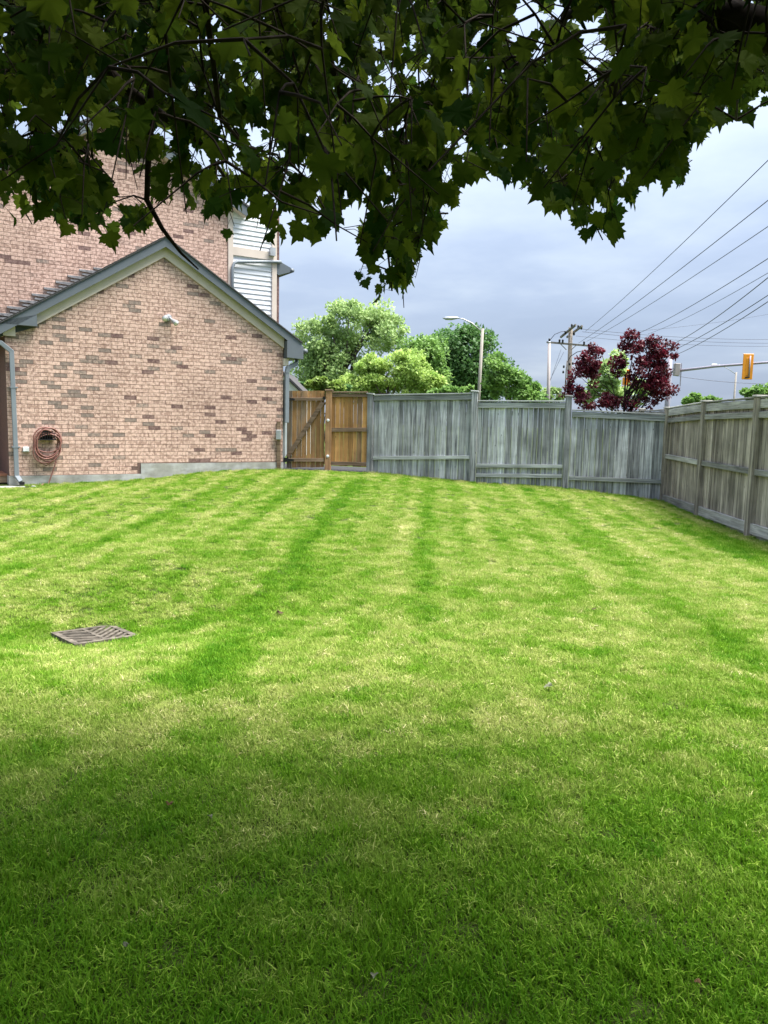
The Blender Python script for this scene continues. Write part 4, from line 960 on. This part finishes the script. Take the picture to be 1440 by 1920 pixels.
SIL = np.array([(-600, 520), (-200, 480), (0, 440), (80, 436), (100, 452), (125, 438), (180, 445), (200, 472), (235, 480), (250, 440), (330, 440), (345, 425), (400, 428), (440, 465), (455, 480), (520, 488), (600, 492), (630, 482), (645, 440), (664, 400), (672, 450), (667, 520), (678, 565), (700, 580), (755, 588), (775, 560), (785, 520), (800, 470), (824, 495), (832, 470), (822, 400), (866, 420), (872, 400), (858, 345), (862, 300), (870, 330), (905, 345), (960, 352), (985, 372), (1015, 405), (1045, 400), (1065, 425), (1095, 458), (1165, 462), (1172, 400), (1185, 392), (1212, 388), (1218, 362), (1245, 366), (1285, 345), (1298, 312), (1310, 300), (1330, 262), (1360, 238), (1440, 228), (1700, 200), (2100, 150)], float)
GAPS = [(1100, 130, 18, 16, .8), (1000, 300, 16, 14, .7), (160, 150, 26, 12, .7), (250, 60, 14, 12, .7), (630, 130, 16, 22, .7), (560, 330, 14, 18, .7), (830, 70, 16, 14, .7), (930, 90, 18, 26, .6), (1180, 210, 16, 14, .7), (1290, 130, 14, 16, .7), (820, 250, 18, 14, .8), (120, 260, 20, 14, .7), (350, 130, 12, 14, .7), (700, 300, 12, 18, .6), (590, 60, 12, 10, .7), (1400, 40, 30, 12, .6), (20, 120, 16, 14, .7), (980, 45, 45, 60, .85), (1108, 85, 30, 55, .85), (245, 330, 75, 48, .93), (330, 400, 60, 22, .9), (45, 405, 60, 30, .85), (10, 190, 25, 30, .8), (65, 40, 30, 40, .5), (520, 150, 30, 30, .5), (430, 215, 25, 22, .6), (490, 370, 40, 18, .6), (1360, 215, 60, 10, .4), (410, 75, 25, 50, .4), (760, 130, 35, 25, .5), (500, 245, 40, 30, .6), (430, 310, 30, 20, .7), (870, 285, 20, 30, .8), (420, 420, 30, 15, .8)]
def keep_pix(P, frac=1.):
    """P (N,3) -> leaf point stays above the ragged lower edge of the crown and out of its gaps"""
    s = proj(P); px, py, z = s[:, 0], s[:, 1], s[:, 2]
    lim = np.interp(px, SIL[:, 0], SIL[:, 1]); ok = (z < .25) | (py < lim)
    for (x, y, rx, ry, p) in GAPS:
        inside = ((px-x)/rx)**2+((py-y)/ry)**2 < 1; ok &= ~(inside & (z > .25) & (rng.random(len(P)) < p*frac))
    return ok
BR = {}   # boughs: (points, radii)
def pth(pts): return [at(*p) for p in pts]
TB = np.array([3.4, -.4, 0.]); crown0 = np.array([3.3, -.3, 2.5])
bough = [
    ([TB+[0, 0, -.2], TB+[0, 0, .8], TB+[-.05, .05, 1.8], crown0, np.array([3.1, -.2, 3.8]), np.array([2.9, 0, 5.3])], [.24, .20, .18, .17, .13, .06]),
    ([crown0, np.array([2.75, .9, 2.95])]+pth([(1540, 95, 2.15), (1440, 58, 2.2), (1330, 22, 2.3), (1190, -22, 2.4), (950, -60, 2.7), (700, -75, 3.0)]), [.13, .09, .056, .050, .042, .033, .026, .016]),
    (pth([(1330, 22, 2.3), (1240, 60, 2.6), (1165, 110, 3.35), (1135, 190, 3.5), (1095, 260, 3.7), (1060, 330, 3.8)]), [.03, .024, .02, .016, .011, .006]),
    (pth([(1385, 42, 2.25), (1384, 120, 2.6), (1380, 225, 3.2)]), [.012, .009, .005]),
    (pth([(1190, -22, 2.4), (1060, 30, 3.0), (1030, 110, 3.6), (940, 140, 3.9), (890, 160, 4.1)]), [.022, .016, .012, .008, .005]),
    ([np.array([3.1, -.2, 3.5]), np.array([1.4, .3, 3.9]), np.array([-.5, 1.2, 3.75])]+pth([(-60, -40, 2.6), (60, 28, 2.75), (160, 92, 2.9), (235, 165, 3.0), (310, 220, 3.15), (380, 270, 3.3), (420, 330, 3.5)]), [.09, .07, .045, .032, .028, .024, .021, .017, .012, .007]),
    (pth([(280, 150, 3.0), (285, 215, 3.05), (278, 300, 3.1), (275, 375, 3.15), (305, 430, 3.2), (340, 475, 3.3), (372, 505, 3.35)]), [.013, .012, .012, .011, .009, .006, .003]),
    (pth([(410, -60, 2.3), (385, 10, 2.4), (400, 120, 2.5), (412, 220, 2.7), (460, 275, 2.9), (520, 290, 3.2)]), [.012, .010, .009, .008, .006, .004]),
    ([np.array([-.5, 1.2, 3.75]), np.array([.1, 1.9, 3.5])]+pth([(560, -20, 2.7), (615, 110, 2.9), (660, 230, 3.2), (700, 350, 3.4), (725, 450, 3.6), (735, 545, 3.7)]), [.045, .035, .024, .018, .014, .010, .007, .003]),
    (pth([(720, 210, 3.3), (740, 330, 3.5), (800, 400, 3.7), (840, 400, 3.8)]), [.008, .007, .005, .003]),
    (pth([(1060, 330, 3.8), (1100, 390, 3.85), (1130, 450, 3.9)]), [.006, .005, .003]),
    (pth([(20, 60, 2.9), (10, 200, 3.3), (5, 330, 3.8), (60, 420, 4.2)]), [.012, .010, .007, .003]),
]
nodes = []
bo = [MB().tube(p, r, 10 if i < 2 else 7).build('trunk' if i == 0 else 'bough', M_bark_d, tree, True) for i, (p, r) in enumerate(bough)]
for i, (p, r) in enumerate(bough):
    if i == 0: continue
    for a, b in zip(p[:-1], p[1:]):
        for t in np.linspace(0, 1, max(2, int(np.linalg.norm(np.asarray(b)-a)/.12))): nodes.append(np.asarray(a)+(np.asarray(b)-a)*t)
# sprays of twigs with opposite leaves
anch = []
NA = 11000
A3 = np.stack([rng.uniform(-5.2, 5.2, NA), rng.uniform(1.5, 3.95, NA), rng.uniform(2.08, 3.6, NA)], 1)
A3 = A3[(np.abs(A3[:, 0]) < .55*A3[:, 1]+1.2)]
s_ = proj(A3+np.array([0, 0, -.08])); okk = keep_pix(A3+np.array([0, 0, -.06])) & keep_pix(A3, .6); A3 = A3[okk]
DEN = .57*np.clip((np.linalg.norm(A3-EYE, axis=1)-1.0)/1.6, .2, 1)
A3 = A3[rng.random(len(A3)) < DEN]
nodes = np.array(nodes); nlist = [nodes]; 
dn = np.array([np.min(np.linalg.norm(nodes-a, axis=1)) for a in A3]); A3 = A3[np.argsort(dn)]
tw = MB(); NB = nodes; lp, lt, ln_, lsz, lbs = [], [], [], [], []
for a in A3:
    dd_ = np.linalg.norm(NB-a, axis=1); k = int(np.argmin(dd_)); b = NB[k]; L_ = dd_[k]
    out_ = (a-b)/(L_+1e-6)
    n_ = max(2, int(L_/.10)); mid = (a+b)/2+np.array([0, 0, .10*L_])+rng.normal(0, .05*L_, 3)
    P = [b*(1-t)**2+mid*2*t*(1-t)+a*t*t for t in np.linspace(0, 1, n_+1)]
    tip = a+(out_*.7+np.array([0, 0, -.5])+rng.normal(0, .35, 3))*rng.uniform(.12, .22); P.append(tip)
    if not keep_pix(np.array(P[1:])-np.array([0, 0, .015]), 0).all(): continue
    if True:
        tw.tube(P, list(np.linspace(.0045, .0016, len(P))), 4, cap=False)
    NB = np.vstack([NB, np.array(P[1:-1])])
    nl = rng.integers(5, 9)
    for i in range(nl):
        t = rng.uniform(0, 1); base = a*(1-t)+tip*t if rng.random() < .7 else P[rng.integers(max(0, len(P)-4), len(P))]
        od = rng.normal(size=3); od[2] = -abs(od[2])*.6-.15; od = od/np.linalg.norm(od); pl = rng.uniform(.04, .11)
        p = base+od*pl
        td = od*.55+np.array([rng.normal(0, .35), rng.normal(0, .35), -.75]); lp.append(p); lt.append(td)
        lbs.append((base, od*pl)); ln_.append(rng.normal(size=3)*.75+np.array([0, -.35, .8])); lsz.append(rng.uniform(.05, .098))
lp, lt, ln_, lsz = map(np.array, (lp, lt, ln_, lsz))
bas = rot_basis(lt, ln_); tips = lp+bas[:, :, 1]*lsz[:, None]*1.0
k1 = keep_pix(lp+bas[:, :, 1]*lsz[:, None]*.6, .8) & keep_pix(tips-np.array([0, 0, -.012]), 0)
dk = np.linalg.norm(lp-EYE, axis=1); k1 &= (dk > 2.5) | ((dk > 1.55) & (rng.random(len(lp)) < .16))
lp, bas, lsz = lp[k1], bas[k1], lsz[k1]
for (b_, o_), ok_ in zip(lbs, k1):
    if ok_: tw.tube([b_, b_+o_*.5+np.array([0, 0, .008]), b_+o_], .0011, 3, cap=False)
tag(tw.build('twigs', M_bark_d, tree, True), kind='stuff')
# the 300 leaves that show largest are parts of their own
pc = proj(lp+bas[:, :, 1]*lsz[:, None]*.5); face = np.abs(np.einsum('ni,ni->n', bas[:, :, 2], (lp-EYE)/np.linalg.norm(lp-EYE, axis=1, keepdims=True)))
size = np.where((pc[:, 0] > 0) & (pc[:, 0] < W) & (pc[:, 1] > 0) & (pc[:, 2] > .2), lsz/np.maximum(pc[:, 2], .2)*np.sqrt(face+.05), 0)
big = np.argsort(-size)[:300]; isbig = np.zeros(len(lp), bool); isbig[big] = True
lmesh = []
for k in range(5):
    for j in range(5): lmesh.append(mesh('leaf', LV[k], LF, ML_map, True, attr={'tone': ('FACE', [rng.beta(1.1, 2.8)]*NO)}))
for i in big:
    o = link('leaf', lmesh[rng.integers(0, 25)], tree)
    mw = Matrix([list(bas[i][r]*lsz[i])+[lp[i][r]] for r in range(3)]+[[0, 0, 0, 1]])
    o.matrix_local = Matrix.Translation(-tree.location) @ mw
def foliage(name, pos, b, s):
    n = len(pos); kk = rng.integers(0, 5, n); VV = []; FF = []; TT = []; o = 0
    for k in range(5):
        sel = kk == k
        if not sel.any(): continue
        V, Fc = stamp(LV[k], LF, pos[sel], b[sel], s[sel]); VV.append(V); FF.append(Fc+o); o += len(V); TT.append(np.repeat(rng.beta(1.1, 2.8, sel.sum()), NO))
    ob_ = link(name, mesh(name, np.vstack(VV), np.vstack(FF), ML_map, True, attr={'tone': ('FACE', np.concatenate(TT))}), tree); return tag(ob_, kind='stuff')
# the crown above and behind the camera, which shades the near lawn
NU = 62000
U3 = np.stack([rng.uniform(-4.6, 8.5, NU), rng.uniform(-6, 6, NU), rng.uniform(2.5, 8.5, NU)], 1)
el = ((U3[:, 0]-1.3)/5.6)**2+((U3[:, 1]+2.2)/4.1)**2+((U3[:, 2]-3.0)/5.2)**2
vis = proj(U3); infr = (vis[:, 2] > .3) & (np.abs(vis[:, 0]-720) < 900) & (vis[:, 1] > -120)
U3 = U3[(el < 1) & ~((U3[:, 0] < -2.2) & (U3[:, 1] > -.5)) & ~infr & (np.linalg.norm(U3-EYE, axis=1) > 1.3) & (vnoise(U3[:, :2]+U3[:, 2:]*.4, 1.3, 12) > .28)]
nu = len(U3); ut_ = rng.normal(size=(nu, 3))*.6+np.array([0, 0, -.5]); un = rng.normal(size=(nu, 3))*.6+np.array([0, 0, 1.])
allp = np.vstack([lp[~isbig], U3]); allb = np.concatenate([bas[~isbig], rot_basis(ut_, un)]); alls = np.concatenate([lsz[~isbig], rng.uniform(.12, .20, nu)])
foliage('foliage', allp, allb, alls)
print('LEAVES', len(lp), 'upper', nu, 'grass', npt)

# ------------------------------------------------------------------ small litter on the lawn
M_dry = plain('dry_brown_leaf', (.085, .055, .03), .8, .2, .3, 30); M_pale = plain('pale_dry_leaf', (.15, .16, .10), .7, .2, .2, 30); M_rust = plain('rusty_leaf', (.12, .07, .03), .8, .2, .2, 30)
for (px, py, sz, mt, lb) in ((526, 1157, .085, M_dry, 'curled brown leaf in the dark mower stripe right of the drain'), (1022, 1297, .075, M_pale, 'pale curled leaf lying in the middle right of the lawn'), (1112, 1149, .05, M_dry, 'tiny dark leaf on the bright lawn below the crimson tree'),
        (318, 1527, .04, M_rust, 'small rusty leaf in the shade at lower left'), (702, 1850, .03, M_pale, 'small white leaf scrap near the bottom centre'), (232, 1795, .024, M_pale, 'pale leaf scrap near the bottom left corner'), (1302, 1860, .028, M_rust, 'rusty leaf scrap near the bottom right corner'), (392, 1548, .03, M_pale, 'tiny yellowish leaf scrap in the lower left shade')):
    g = ground_hit(px, py); z = float(gz(*g)); b = rot_basis(np.array([[rng.normal(), rng.normal(), .15]]), np.array([[rng.normal()*.3, rng.normal()*.3, 1.]]))[0]
    V = (LV[rng.integers(0, 5)]*np.array([1, 1, 2.2]))@b.T*sz*.75+np.array([g[0], g[1], z+.042])
    o = link('fallen_leaf', mesh('fallen_leaf', V, LF, mt)); tag(o, lb, 'leaf', 'leaves fallen on the lawn')
